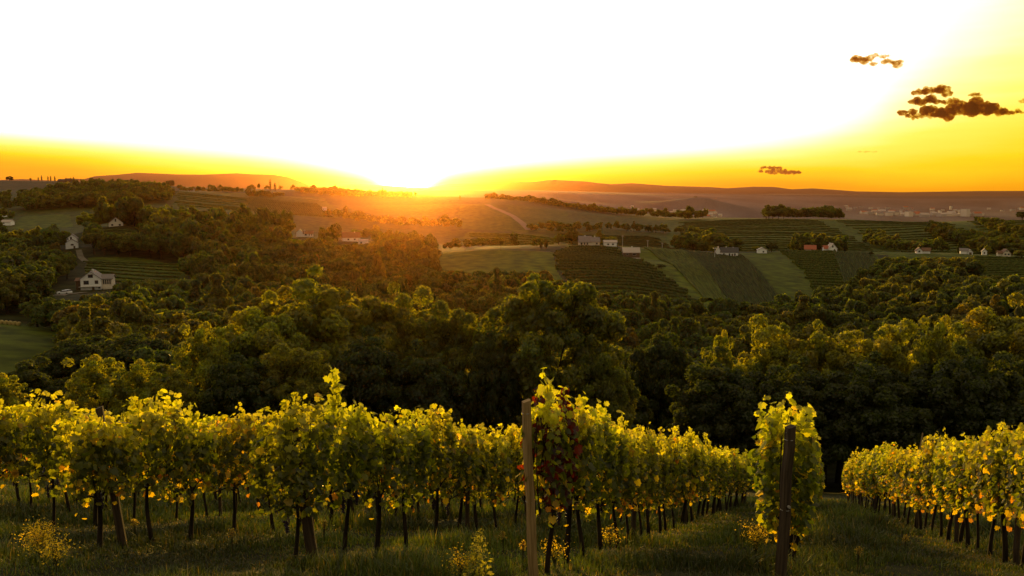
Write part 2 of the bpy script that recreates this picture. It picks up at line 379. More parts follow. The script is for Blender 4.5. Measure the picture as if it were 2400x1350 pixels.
land_sheet('mountains', np.exp(np.linspace(math.log(8300), math.log(14400), 90)), np.linspace(-1.05, 1.05, 700))
gx = np.arange(-95, 95.1, .7); gy = np.concatenate([np.arange(-16, 73, .7), [74.0]])
XX, YY = np.meshgrid(gx, gy); a = (np.arange(len(gy) - 1)[:, None] * len(gx) + np.arange(len(gx) - 1)[None]).ravel()
o = link('vineyard_ground', np_mesh('vineyard_ground', np.stack([XX.ravel(), YY.ravel(), (H(XX, YY) + .035 * fbm(XX * 1.9, YY * 1.9, 4)).ravel()], 1), np.stack([a, a + 1, a + len(gx) + 1, a + len(gx)], 1), M['vslope'], None, True)); o['kind'] = 'structure'

def strip_road(name, pts, width, lift=.12, mat='road'):
    P = []; pts = np.asarray(pts, float); tt = np.linspace(0, len(pts) - 1, 12 * (len(pts) - 1) + 1)
    for t in tt: P.append(ground_at(np.interp(t, range(len(pts)), pts[:, 0]), np.interp(t, range(len(pts)), pts[:, 1])))
    P = np.array(P); T = np.gradient(P[:, :2], axis=0); T /= np.linalg.norm(T, axis=1)[:, None]; S = np.stack([T[:, 1], -T[:, 0]], 1)
    V = []
    for k in (-1, -.5, 0, .5, 1):
        q = P[:, :2] + S * width / 2 * k; V.append(np.column_stack([q, H(q[:, 0], q[:, 1]) + lift]))
    m = len(P); V = np.array(V); F = [(k * m + i, k * m + i + 1, (k + 1) * m + i + 1, (k + 1) * m + i) for k in range(4) for i in range(m - 1)]
    o = link(name, np_mesh(name, V.reshape(-1, 3), np.array(F), M[mat], None, True)); o['kind'] = 'structure'; return o
strip_road('driveway', [(138, 322), (150, 338), (175, 350), (200, 358)], 4.2, .25)
strip_road('farm_track', [(184, 512), (190, 490), (204, 468)], 3.2, .25)
strip_road('farm_track', [(1055, 524), (1170, 522), (1290, 522)], 1.6, .25)
strip_road('farm_track', [(1140, 1290), (1185, 1120), (1240, 905)], 8, .3)
strip_road('farm_track', [(1455, 584), (1520, 590), (1600, 596), (1690, 600)], 2.5, .25)
strip_road('farm_track', [(2275, 1120), (2330, 1210), (2420, 1240)], 5, .3)
strip_road('farm_track', [(395, 1420), (430, 1500), (600, 1560), (760, 1450)], 4, .3)

# ------------------------------------------------------------------ far vineyards: hedged rows too many to count
def far_rows(name, label, lines, h, w, tone, seed):
    r = np.random.default_rng(seed); V = []; F = []; C = []; n = 0
    for ln in lines:
        P = np.array([ground_at(p, y) for p, y in ln]); m = len(P)
        T = np.gradient(P[:, :2], axis=0); T /= np.linalg.norm(T, axis=1)[:, None] + 1e-9; S = np.stack([T[:, 1], -T[:, 0]], 1)
        hh = h * r.uniform(.75, 1.2, m); ww = w * r.uniform(.7, 1.25, m)
        A = [np.column_stack([P[:, :2] + S * (ww * k)[:, None] * .5, P[:, 2] + hh * q]) for k, q in ((-1, -.15), (-1.05, .6), (-.4, 1), (.4, 1), (1.05, .6), (1, -.15))]
        V.append(np.array(A).reshape(-1, 3))
        f = [(k * m + i + n, k * m + i + 1 + n, (k + 1) * m + i + 1 + n, (k + 1) * m + i + n) for k in range(5) for i in range(m - 1)]
        F += f; C.append(np.asarray(tone)[None] * r.uniform(.6, 1.35, (len(f), 1))); n += 6 * m
    o = link(name, np_mesh(name, np.concatenate(V), np.array(F), M['hedge'], np.concatenate(C)))
    return tag(o, label, 'vineyard', None, 'stuff')
def across(px0, px1, Y0, Y1, step, n=40, skew=0, bow=0):
    out = []
    q = np.random.default_rng(int(Y0 + Y1))
    for Y in np.arange(Y0, Y1, step):
        t = np.linspace(0, 1, n); a0, a1 = (px0(Y), px1(Y)) if callable(px0) else (px0, px1); a0 += q.uniform(-9, 9); a1 += q.uniform(-9, 9); Y += q.uniform(-.15, .15) * step
        out.append(list(zip(a0 + (a1 - a0) * t, Y + skew * t + bow * np.sin(t * math.pi))))
    return out
def down(pa, pb, Y0, Y1, k, n=26):
    return [list(zip(np.linspace(pa[0] + (pa[1] - pa[0]) * i / (k - 1), pb[0] + (pb[1] - pb[0]) * i / (k - 1), n), np.linspace(Y0, Y1, n))) for i in range(k)]
far_rows('distant_vineyard', 'terraced dark vine rows below the two roofs on the knoll', across(lambda Y: np.interp(Y, [360, 400, 450, 520, 560], [1430, 1350, 1305, 1300, 1340]), lambda Y: np.interp(Y, [360, 400, 450, 520, 560], [1650, 1620, 1560, 1475, 1440]), 356, 558, 9, 60, 0, 8), 1.3, 1.8, (0.051, 0.063, .008), 1)
far_rows('distant_vineyard', 'bright green vine rows running downhill beside the grey roofed house', down((1655, 1705), (1510, 1600), 390, 574, 18), 1.2, 1.2, (0.085, 0.105, .010), 2)
far_rows('distant_vineyard', 'dark vine rows running downhill below the long white house', down((1712, 1835), (1605, 1735), 390, 572, 26), 1.3, 1.3, (0.047, 0.058, .008), 3)
far_rows('distant_vineyard', 'level terraced vine rows below the red roofed barn', across(lambda Y: np.interp(Y, [420, 600], [1925, 1835]), lambda Y: np.interp(Y, [420, 600], [1985, 1950]), 425, 606, 9, 40), 1.3, 1.8, (0.068, 0.084, .009), 4)
far_rows('distant_vineyard', 'slanting vine rows on the slope beside the white gabled house', down((1990, 2090), (1955, 2040), 420, 600, 22), 1.3, 1.3, (0.051, 0.063, .008), 5)
far_rows('distant_vineyard', 'level vine rows below the red roofed house at the frame edge', across(2275, 2450, 440, 580, 11, 40), 1.3, 1.8, (0.068, 0.084, .008), 6)
far_rows('distant_vineyard', 'wide hillside of level vine rows below the wooded crest', across(lambda Y: np.interp(Y, [700, 900, 1180], [1660, 1590, 1600]), lambda Y: np.interp(Y, [700, 900, 1180], [2060, 2010, 1900]), 690, 1185, 24, 70, 20, 30), 1.2, 3.0, (0.055, 0.068, .010), 7)
far_rows('distant_vineyard', 'vine rows on the hillside between two dark hedgerows', across(lambda Y: np.interp(Y, [720, 1180], [2130, 1950]), lambda Y: np.interp(Y, [720, 1180], [2400, 2170]), 720, 1180, 26, 50, 30), 1.2, 2.6, (0.055, 0.068, .010), 8)
far_rows('distant_vineyard', 'vine rows on the smooth hill under the pale crest track', across(lambda Y: np.interp(Y, [900, 1180], [2330, 2260]), lambda Y: 2460, 900, 1180, 28, 40, 20), 1.2, 2.6, (0.064, 0.079, .010), 9)
far_rows('distant_vineyard', 'dark vineyard hillside behind the knoll houses', across(lambda Y: np.interp(Y, [690, 900], [1350, 1310]), lambda Y: np.interp(Y, [690, 900], [1600, 1520]), 690, 890, 15, 40, 20), 1.3, 2.2, (0.043, 0.053, .008), 10)
far_rows('distant_vineyard', 'sunlit vineyard below the pale diagonal track', across(1110, 1300, 670, 840, 22, 40, 0, 15), 1.2, 2.4, (0.085, 0.105, .009), 11)
far_rows('distant_vineyard', 'narrow vine rows running down the broad slope under the cypress', down((600, 780), (575, 740), 1010, 1380, 34), 1.2, 1.4, (0.064, 0.079, .010), 12)
far_rows('distant_vineyard', 'smooth vineyard slope below the lone white farmhouse', across(410, 590, 1020, 1380, 36, 40, 30), 1.1, 3.0, (0.085, 0.105, .011), 13)
far_rows('distant_vineyard', 'few rough vine rows on the meadow above the porch house', across(205, 420, 405, 480, 11, 40, -14, -8), .8, 1.6, (0.060, 0.074, .009), 14)
far_rows('distant_vineyard', 'short vine rows before the small gabled house among trees', across(245, 322, 560, 590, 8, 14), 1.4, 1.6, (0.068, 0.084, .009), 15)

# ------------------------------------------------------------------ foreground vineyard
TIP = math.radians
OUT = [(0, 1.0), (16, .80), (30, .78), (46, .95), (62, .70), (80, .70), (100, .84), (124, .66), (148, .60), (166, .50), (180, .18)]
OUT = [(a, r) for a, r in OUT] + [(-a, r) for a, r in OUT[::-1][1:-1]]
LX = np.array([math.sin(TIP(a)) * r for a, r in OUT]); LY = np.array([math.cos(TIP(a)) * r + .15 for a, r in OUT])
def unit(v): return v / (np.linalg.norm(v, axis=-1, keepdims=True) + 1e-9)
def leaf_fan(C, Nn, Tp, size, tone, r):
    """lobed vine leaves: centres C, normals Nn, tip directions Tp"""
    n = len(C); Tp = unit(Tp - Nn * (Tp * Nn).sum(1, keepdims=True)); S = np.cross(Tp, Nn); k = len(LX)
    fold = r.uniform(-.05, .45, n)[:, None]; curl = r.uniform(-.25, .30, n)[:, None]
    lx = LX[None] * r.uniform(.9, 1.12, (n, 1)) * r.uniform(.92, 1.08, (n, k)); ly = LY[None] * r.uniform(.92, 1.08, (n, k))
    lz = -fold * np.abs(lx) - curl * np.maximum(ly, 0) ** 2
    V = C[:, None, :] + size[:, None, None] * (lx[..., None] * S[:, None] + ly[..., None] * Tp[:, None] + lz[..., None] * Nn[:, None])
    V = np.concatenate([C[:, None, :], V], 1).reshape(-1, 3)
    b = (np.arange(n) * (k + 1))[:, None]; i = np.arange(k)[None]
    F = np.stack([np.broadcast_to(b, (n, k)), b + 1 + i, b + 1 + (i + 1) % k], 2).reshape(-1, 3)
    return V, F, np.repeat(tone, k, 0)
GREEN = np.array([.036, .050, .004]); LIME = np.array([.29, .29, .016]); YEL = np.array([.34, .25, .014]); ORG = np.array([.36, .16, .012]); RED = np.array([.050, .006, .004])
def vine_foliage(seed, n=620, L=1.02, top=2.0, low=.67, wid=.24, yellow=.2, red=0.0, tall=None, skirt=True):
    r = np.random.default_rng(seed); C = []; tone = []; NN = []; TT = []; SZ = []
    # a few bulging shoots make the lumps of one plant
    nb = 7; bx = np.linspace(-.36, .36, nb) * L + r.normal(0, .05, nb); bt = top + .04 - .55 * np.abs(bx / L) ** 1.6 + r.uniform(-.26, .12, nb); by = r.uniform(-.10, .10, nb); bl = low + r.uniform(-.12, .28, nb) + .35 * np.abs(bx / L)
    k = r.integers(0, nb, n)
    f = r.beta(1.25, 1.0, n); z = bl[k] + (bt[k] - bl[k]) * f
    prof_ = wid * (.55 + .55 * np.sin(np.clip(f, 0, 1) * math.pi * .85 + .15))
    sgn = np.where(r.random(n) < .5, -1, 1); y = by[k] + sgn * prof_ * r.beta(3, 1.3, n)
    x = bx[k] + r.normal(0, .085, n)
    C = np.stack([x, y, z], 1)
    NN = unit(np.stack([r.normal(0, .7, n), sgn * r.uniform(.2, 1.0, n), r.normal(.2, .5, n) + np.clip(f - .85, 0, 1) * 3], 1))
    TT = unit(np.stack([r.normal(0, .45, n), sgn * .25 + r.normal(0, .3, n), -np.ones(n)], 1))
    SZ = .031 + .058 * r.beta(1.6, 1.8, n) * np.where(f > .9, .8, 1)
    mix = np.clip(r.normal(.06, .17, n) + np.clip(f - .62, 0, 1) * 1.9, 0, 1)[:, None]  # sunlit tops and shaded lower halves put into the leaf colour
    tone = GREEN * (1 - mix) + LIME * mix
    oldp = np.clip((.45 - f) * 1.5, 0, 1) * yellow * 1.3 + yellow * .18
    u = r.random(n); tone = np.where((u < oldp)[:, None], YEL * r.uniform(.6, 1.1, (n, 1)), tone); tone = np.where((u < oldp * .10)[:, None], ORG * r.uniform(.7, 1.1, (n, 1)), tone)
    if red:
        rl = (np.abs(x - .12) < .17) | ((np.abs(x + .36) < .09) & (z < 1.8)); tone = np.where((rl & (r.random(n) < red))[:, None], RED * r.uniform(.4, 1.3, (n, 1)), tone)
    tone = tone * r.uniform(.7, 1.25, (n, 1))
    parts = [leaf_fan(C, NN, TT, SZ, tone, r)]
    stems = []
    ns = r.integers(1, 4)
    for s in range(ns):    # shoots standing up from the top
        b = r.integers(0, nb); hgt = r.uniform(.06, .20) if tall is None or s else tall
        m = int(6 + hgt * (22 if tall is None or s else 46)); q = np.linspace(0, 1, m); x0 = bx[b] if tall is None or s else -.30
        lean = r.normal(0, .10)
        px_ = x0 + lean * q + .05 * np.sin(q * 5 + s); pz = bt[b] - .12 + (hgt + .12) * q if tall is None or s else top - .15 + (tall + .15) * q
        py_ = by[b] + r.normal(0, .04) * q
        c = np.stack([px_ + r.normal(0, .035, m), py_ + r.normal(0, .035, m), pz], 1)
        nn = unit(r.normal(0, .6, (m, 3)) + np.array([0, -.5, .4])); tt = unit(r.normal(0, .6, (m, 3)) + np.array([0, 0, -.3]))
        sz = r.uniform(.045, .075, m) * (1.05 - .55 * q) * (1.7 if tall and not s else 1)
        parts.append(leaf_fan(c, nn, tt, sz, (GREEN * .4 + LIME * .6) * r.uniform(.8, 1.3, (m, 1)), r))
        stems.append(np.stack([px_, py_, pz], 1))
    if skirt:     # drooping yellow leaves under the canopy
        m = r.integers(1, 6); c = np.stack([r.uniform(-L * .35, L * .35, m), r.normal(0, .10, m), r.uniform(low - .14, low + .12, m)], 1)
        parts.append(leaf_fan(c, unit(r.normal(0, 1, (m, 3))), np.tile([0, 0, -1.0], (m, 1)) + r.normal(0, .3, (m, 3)), r.uniform(.035, .065, m), np.where(r.random((m, 1)) < .85, YEL, ORG) * r.uniform(.4, 1.0, (m, 1)), r))
    V = []; F = []; Cc = []; k = 0
    for v, f_, c in parts: V.append(v); F.append(f_ + k); Cc.append(c); k += len(v)
    return np.concatenate(V), np.concatenate(F), np.concatenate(Cc), stems
def vine_wood(seed, stems, low=.68, L=1.0):
    r = np.random.default_rng(seed); m = MB()
    q = np.linspace(0, 1, 9); w = r.uniform(.02, .06)
    P = np.stack([w * np.sin(q * r.uniform(3, 7)) * q, w * np.cos(q * 4) * q - w * q, -.06 + (low + .28) * q], 1)
    m.tube(P, .030 * (1.25 - .55 * q) * r.uniform(.8, 1.2), 7)
    for s in (-1, 1):
        a = P[-2]; m.tube([a, a + [s * .18, 0, .10], a + [s * .45, 0, .12]], [.016, .013, .008], 5)
    for k in range(6):
        x = r.uniform(-L / 2, L / 2); m.tube([[x, 0, low + .15], [x + r.normal(0, .05), r.normal(0, .05), 1.3], [x + r.normal(0, .08), r.normal(0, .07), 1.85]], [.007, .006, .004], 4)
    for s in stems: m.tube(s, .004, 4)
    return m
def grape_bunch(seed):
    r = np.random.default_rng(seed); bm = MB()
    ico = [(0, 0, 1), (.894, 0, .447), (.276, .851, .447), (-.724, .526, .447), (-.724, -.526, .447), (.276, -.851, .447), (.724, .526, -.447), (-.276, .851, -.447), (-.894, 0, -.447), (-.276, -.851, -.447), (.724, -.526, -.447), (0, 0, -1)]
    fc = [(0, 1, 2), (0, 2, 3), (0, 3, 4), (0, 4, 5), (0, 5, 1), (1, 6, 2), (2, 7, 3), (3, 8, 4), (4, 9, 5), (5, 10, 1), (2, 6, 7), (3, 7, 8), (4, 8, 9), (5, 9, 10), (1, 10, 6), (6, 11, 7), (7, 11, 8), (8, 11, 9), (9, 11, 10), (10, 11, 6)]
    ico = np.array(ico)
    bm.tube([(0, 0, .06), (0, 0, -.15)], [.02, .012], 6)
    for k in range(38):
        f = k / 38; rad = .052 * (1 - .75 * f); th = r.uniform(0, 6.28); q = math.sqrt(r.random())
        bm.add(ico * .0125 + np.array([rad * q * math.cos(th), rad * q * math.sin(th), -.17 * f]), fc)
    return bm.mesh('grape_bunch', M['grape'], True)
VK = []      # vine kinds: (foliage mesh, wood mesh)
for s in range(12):
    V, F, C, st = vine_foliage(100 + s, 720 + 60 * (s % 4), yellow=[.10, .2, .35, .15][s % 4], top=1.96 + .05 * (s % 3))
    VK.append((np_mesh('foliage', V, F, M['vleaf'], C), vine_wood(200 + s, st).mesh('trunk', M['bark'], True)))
VKB = []     # yellower vines: the gold of sunlit row sides put into leaf colour
for s in range(7):
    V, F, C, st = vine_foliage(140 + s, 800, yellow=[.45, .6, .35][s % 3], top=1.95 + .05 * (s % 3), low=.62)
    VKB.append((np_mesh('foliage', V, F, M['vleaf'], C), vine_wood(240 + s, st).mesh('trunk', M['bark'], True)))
def special(seed, **k):
    V, F, C, st = vine_foliage(seed, **k); return (np_mesh('foliage', V, F, M['vleaf'], C), vine_wood(seed + 50, st).mesh('trunk', M['bark'], True))
SPEC = {'red': special(300, n=950, top=2.02, red=.62, yellow=.35, tall=.36), 'tall': special(301, n=900, top=2.16, yellow=.08, wid=.27), 'endpost': special(302, n=1000, top=2.06, low=.5, yellow=.4, wid=.27, L=.8), 'thin': special(303, n=240, top=1.95, yellow=.7), 'shoot': special(304, n=560, top=1.98, yellow=.15, tall=.34)}
BUNCH = [grape_bunch(s) for s in range(3)]
ORD = 'first second third fourth fifth sixth seventh eighth ninth tenth eleventh twelfth thirteenth fourteenth fifteenth sixteenth seventeenth eighteenth nineteenth twentieth'.split()
ORD += ['twenty-' + w for w in ORD[:9]] + ['thirtieth'] + ['thirty-' + w for w in ORD[:9]] + ['fortieth'] + ['forty-' + w for w in ORD[:9]]
RDA = math.atan2(ROWDIR[1], ROWDIR[0])
def post(loc, h, w, lean, mat, label, bolt=False, yaw=.25, name='vineyard_post', group='vineyard posts'):
    r = random.Random(label); t = empty(name, loc); t.rotation_euler = (Matrix.Rotation(lean[0], 3, 'Y') @ Matrix.Rotation(lean[1], 3, 'X') @ Matrix.Rotation(yaw + r.uniform(-.05, .05), 3, 'Z')).to_euler(); tag(t, label, 'post', group)
    m = MB(); n = 9; V = []; b = w / 2
    for i in range(n):
        f = i / (n - 1); z = -.25 + (h + .25) * f; k = 1 - .10 * f; dx = .006 * math.sin(i * 1.7 + r.random() * 2); dy = .006 * math.cos(i * 2.1 + r.random() * 2)
        for sx, sy in ((-1, -.8), (-.8, -1), (.8, -1), (1, -.8), (1, .8), (.8, 1), (-.8, 1), (-1, .8)): V.append((sx * b * k + dx, sy * b * k + dy, z + (.012 * sx if i == n - 1 else 0)))
    F = [(i * 8 + k, i * 8 + (k + 1) % 8, i * 8 + 8 + (k + 1) % 8, i * 8 + 8 + k) for i in range(n - 1) for k in range(8)] + [tuple((n - 1) * 8 + k for k in range(8))]
    m.add(V, F).build('post_body', M[mat], t)
    for z in (.62, .9, 1.2, 1.55, h - .14):
        MB().tube([(b * 1.02 * math.cos(a), b * 1.02 * math.sin(a) * 1.0, z) for a in np.linspace(0, 6.283, 13)], .004, 4).build('wire_loop', M['wire'], t) if z in (.9, h - .14) else None
    if bolt: MB().tube([(0, -b * 1.1, .95), (0, -b * 1.1 - .025, .95)], .016, 8).build('bolt', M['wire'], t)
    return t
def row(px, py, key, phrase, count, start=.35, kinds=VK, specials={}, postlab=None, ph=1.95, pw=.105, plean=(0, 0), pmat='post', midpost=6, show_from=-90, seed=0, pitch=.96, bolt=False, vp=None, stop=None, hk=1.0):
    DIR = ROWDIR if vp is None else plane_dir(*vp); rda = math.atan2(DIR[1], DIR[0])
    P0 = on_slope(px, py); r = random.Random(seed + 5)
    if postlab: post(P0, ph, pw, plean, pmat, postlab, bolt)
    shown = 0; last = P0
    for i in range(count):
        s = start + pitch * i + r.uniform(-.08, .08); P = P0 + DIR * s + np.array([r.uniform(-.05, .05), 0, 0]); P[2] = plane_z(P[0], P[1])
        X, Yp = proj(P)
        if stop and X < stop: break
        last = P
        if X < show_from or X > 2560: continue
        f, w = SPEC[specials[i]] if i in specials else kinds[r.randrange(len(kinds))]
        t = empty('grape_vine', P, rda + (math.pi if (r.random() < .5 and i not in specials) else 0)); k = r.uniform(.90, 1.13) * hk; t.scale = (r.uniform(.82, 1.06), r.uniform(.85, 1.15), k)
        tag(t, f'{ORD[shown]} grape vine {phrase}', 'vine', 'grape vines in ' + key)
        a = link('trunk', w, t); b = link('foliage', f, t); g = r.uniform(.85, 1.15); b.color = (g * r.uniform(.95, 1.1), g, g, 1)
        if i < 9 and r.random() < .6 and kinds is VK:
            for _ in range(r.randint(1, 2)): link('grape_bunch', r.choice(BUNCH), t, (r.uniform(-.35, .35), r.uniform(-.12, .12), r.uniform(.66, .82)))
        if i == 0 and 'red' in specials.values(): t['label'] = 'tall grape vine with dark red leaves beside the pale square end post'
        if i == 0 and 'endpost' in specials.values(): t['label'] = 'bushy gold grape vine towering over the dark end post'
        if i == 0 and 'tall' in specials.values(): t['label'] = 'tallest dark green grape vine wrapped round a leaning post'
        if midpost and i % midpost == midpost - 1:
            q = P + DIR * .42; q[2] = plane_z(q[0], q[1]); post(q, 1.75, .07, (r.uniform(-.02, .02), r.uniform(-.02, .02)), 'postdark', f'slim dark post after the {ORD[shown]} vine in the {key}')
        shown += 1
    for h, nm in ((1.74, 'top'), (.86, 'low')):
        n = 24; q = [P0 + (last - P0) * t_ + np.array([0, 0, h - .03 * math.sin(t_ * math.pi * 6) ** 2]) for t_ in np.linspace(0, 1, n)]
        o = MB().tube(q, .0048, 4).build('trellis_wire', M['wire']); tag(o, f'{nm} trellis wire strung through the {key}', 'wire', 'trellis wires')
LEAN = math.radians
row(290, 1283, 'row with the leaning far post', 'in the row led by the half hidden slim leaning post', 29, -.5, plean=(LEAN(-7), 0), pmat='postdark', postlab='slim leaning wooden post half hidden in the leaves of its row', seed=1, pw=.10)
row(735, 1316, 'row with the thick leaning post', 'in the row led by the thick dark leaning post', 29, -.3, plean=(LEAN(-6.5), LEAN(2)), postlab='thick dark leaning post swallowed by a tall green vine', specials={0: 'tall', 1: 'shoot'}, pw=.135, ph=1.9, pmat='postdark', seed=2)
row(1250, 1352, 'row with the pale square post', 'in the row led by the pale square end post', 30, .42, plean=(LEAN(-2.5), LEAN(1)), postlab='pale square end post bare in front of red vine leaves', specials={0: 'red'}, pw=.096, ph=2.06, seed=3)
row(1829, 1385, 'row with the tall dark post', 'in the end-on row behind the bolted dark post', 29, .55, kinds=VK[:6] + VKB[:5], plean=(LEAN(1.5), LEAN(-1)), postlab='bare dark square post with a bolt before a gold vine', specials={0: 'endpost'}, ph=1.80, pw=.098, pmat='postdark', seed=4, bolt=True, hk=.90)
row(2640, 1418, 'golden row by the grassy lane', 'in the golden row across the grassy lane', 48, 0, kinds=VKB, seed=5, midpost=5, vp=(1812, 1124), stop=1985, hk=1.07)
for j, (k, nm) in enumerate(((-15.1, 'second'), (-21.2, 'third'), (-29.0, 'fourth'))):
    x0 = -150 if j else -160; y0 = 1120 + (x0 - 1930) / k
    row(x0, y0, f'{nm} row behind the slim leaning post', f'in the {nm} row behind the slim leaning post', 27 - 3 * j, .1, seed=11 + j, midpost=7)

# ------------------------------------------------------------------ grass on the vineyard slope
def grass():
    r = np.random.default_rng(5); n = 300000
    Y = 5.2 * (46 / 5.2) ** (r.random(n) ** .85); u = r.uniform(-.68, .68, n); X = u * Y
    k = np.clip(.5 + .75 * fbm(X * 1.5, Y * 1.5, 8, 5), 0, 1)
    bare = np.exp(-((X - on_slope(650, 1345)[0]) ** 2 / .7 + (Y - on_slope(650, 1345)[1]) ** 2 / .12))
    keep = r.random(n) < (.40 + .60 * k) * (1 - .9 * bare); X, Y, k = X[keep], Y[keep], k[keep]; n = len(X)
    z = H(X, Y) + .035 * fbm(X * 1.9, Y * 1.9, 4) - .01
    h = (.055 + .20 * k ** 1.8 * r.beta(1.6, 2.5, n) * 1.9) * np.clip(Y / 13, .8, 1.25); w = (.0035 + .0035 * r.random(n)) * np.clip(Y / 9, 1, 2.4)
    th = r.uniform(0, math.pi * 2, n); ln = r.normal(0, .5, n) * h; d = np.stack([np.cos(th), np.sin(th), 0 * th], 1); s = np.stack([-np.sin(th), np.cos(th), 0 * th], 1)
    B = np.stack([X, Y, z], 1); up = np.array([0, 0, 1.0])
    rows_ = []
    for f, ww, b in ((0, 1, 0), (.55, .8, .3), (1, .12, 1)):
        c = B + d * (ln * b)[:, None] + up * (h * f * (1 - .15 * b))[:, None]
        rows_ += [c - s * (w * ww)[:, None], c + s * (w * ww)[:, None]]
    V = np.stack(rows_, 1).reshape(-1, 3); b = np.arange(n)[:, None] * 6
    F = np.concatenate([b + [0, 1, 3, 2], b + [2, 3, 5, 4]])
    dry = (r.random(n) < .10 + .15 * (k < .35))[:, None]
    dark = np.clip(.62 + .6 * fbm(X * .7, Y * .7, 18, 4), .3, 1.25)[:, None]
    c = dark * np.where(dry, np.array([.28, .23, .04]), np.array([.092, .135, .011]) * r.uniform(.55, 1.5, (n, 1)))
    o = link('grass', np_mesh('grass', V, F, M['grass'], np.concatenate([c, c]))); tag(o, 'rough green grass growing between the vine rows', 'grass', None, 'stuff')
grass()
def weed(px, py, h, label, kind, seed, n=420):
    P = on_slope(px, py); r = np.random.default_rng(seed); t = empty('wild_plant', P); tag(t, label, 'weed', 'wild plants among the vines'); st = MB(); C = []; T = []; S = []
    for k in range({'spike': 1, 'bush': 14, 'seed': 6}[kind]):
        q = np.linspace(0, 1, 6); lean = r.normal(0, .17 if kind == 'bush' else .05, 2); hh = h * (1 if kind != 'bush' else r.uniform(.6, 1))
        pts = np.stack([lean[0] * q ** 1.5 * hh, lean[1] * q ** 1.5 * hh, hh * q], 1); st.tube(pts, np.linspace(.006, .002, 6), 4)
        m = n // {'spike': 1, 'bush': 14, 'seed': 6}[kind]; f = r.uniform(.1 if kind == 'spike' else .5, 1, m) if kind != 'seed' else r.uniform(.72, 1, m)
        c = np.stack([np.interp(f, q, pts[:, i]) for i in range(3)], 1); sp = {'spike': .10 * (1.15 - f), 'bush': .07 * np.ones(m), 'seed': .02 * np.ones(m)}[kind]
        C.append(c + r.normal(0, 1, (m, 3)) * sp[:, None] * [1, 1, .5]); S.append({'spike': r.uniform(.018, .035, m) * (1.3 - f), 'bush': r.uniform(.006, .016, m), 'seed': r.uniform(.008, .016, m)}[kind])
        T.append(np.where((f > .7)[:, None] if kind == 'bush' else (f > 2)[:, None], [.36, .26, .02], {'spike': [.13, .13, .03], 'bush': [.10, .10, .015], 'seed': [.20, .15, .05]}[kind]) * r.uniform(.7, 1.2, (m, 1)))
    C = np.concatenate(C); S = np.concatenate(S); T = np.concatenate(T); m = len(C)
    V, F, Cc = diamonds(C, unit(r.normal(0, 1, (m, 3))), S, S * .5, T, r); link('leaves', np_mesh('leaves', V, F, M['vleaf'], Cc), t); st.build('stem', M['hedgestem'], t)
def diamonds(C, Nn, a, b, tone, r):
    n = len(C); q = unit(r.normal(0, 1, (n, 3))); T = unit(np.cross(Nn, q)); S = np.cross(Nn, T); a = a[:, None]; b = b[:, None]
    V = np.stack([C - T * a, C + S * b - T * a * .1, C + T * a, C - S * b - T * a * .1], 1).reshape(-1, 3)
    return V, np.arange(n * 4).reshape(n, 4), tone
M['hedgestem'] = noise_mat('green_stem', (.05, .05, .015), (.09, .085, .025), 8, .9)
weed(95, 1322, .50, 'yellow flowering weed bushing out beside the slim leaning post', 'bush', 1, 1500)
weed(132, 1342, .40, 'low pale weed beside the yellow flowering one', 'bush', 2, 700)
weed(1112, 1362, .62, 'tall spiked mullein weed before the pale square post', 'spike', 3, 420)
weed(1078, 1362, .36, 'short leafy weed next to the spiked mullein', 'bush', 4, 500)
weed(1770, 1310, .55, 'dry golden weed at the foot of the gold vine', 'bush', 5, 900)
weed(1300, 1335, .42, 'yellow leafed sucker plant behind the pale square post', 'bush', 6, 420)
weed(1430, 1290, .40, 'golden weed under the third vine of the middle row', 'bush', 7, 420)
for i, (x, y, lb) in enumerate(((318, 1268, 'dry seed grass tuft at the foot of the slim leaning post'), (545, 1300, 'dry seed grass tuft between two leaning posts'), (1180, 1300, 'dry seed grass tuft beside the pale square post'), (1225, 1330, 'orange seed grass tuft touching the pale square post'), (760, 1270, 'dry seed grass tuft beside the thick leaning post'), (2010, 1340, 'dry seed grass tuft in the grassy lane'), (2120, 1300, 'pale seed grass tuft along the golden row'))):
    weed(x, y, .34, lb, 'seed', 20 + i, 130)

# ------------------------------------------------------------------ trees
def crown(seed, rx, ry, rz, nl, lr, nleaf, ls, low=-.55, jag=.25, sparse=0, cone=False, base=(.062, .078, .007)):
    """leaf clumps spread over many uneven lumps of a crown centred on the origin"""
    r = np.random.default_rng(seed)
    d = unit(r.normal(0, 1, (nl * 3, 3))); d = d[d[:, 2] > low][:nl]; nl = len(d)
    rad = r.uniform(.55, 1.0, nl) ** .6; L = d * np.array([rx, ry, rz]) * (rad * (1 + r.normal(0, jag * .3, nl)))[:, None]
    if cone: L[:, :2] *= np.clip(.62 - L[:, 2:] / rz * .6, .06, 1.2)
    R = lr * r.uniform(.6, 1.35, nl); lt = r.uniform(.75, 1.3, nl)
    w = R ** 2; k = r.choice(nl, nleaf, p=w / w.sum())
    q = unit(r.normal(0, 1, (nleaf, 3)) + unit(L[k] + 1e-6) * .55 + [0, 0, .25])
    C = L[k] + q * (R[k] * r.uniform(.55, 1.06, nleaf))[:, None] * [1, 1, .82]
    Nn = unit(q + r.normal(0, .55, (nleaf, 3)))
    a = ls * r.uniform(.55, 1.25, nleaf); b = a * r.uniform(.45, .75, nleaf)
    hue = r.normal(0, .12, nl)[k][:, None]
    tone = np.array(base) * (lt[k] * r.uniform(.6, 1.4, nleaf))[:, None] * (1 + hue * [.7, .2, 0])
    return diamonds(C, Nn, a, b, tone, r) + (L,)
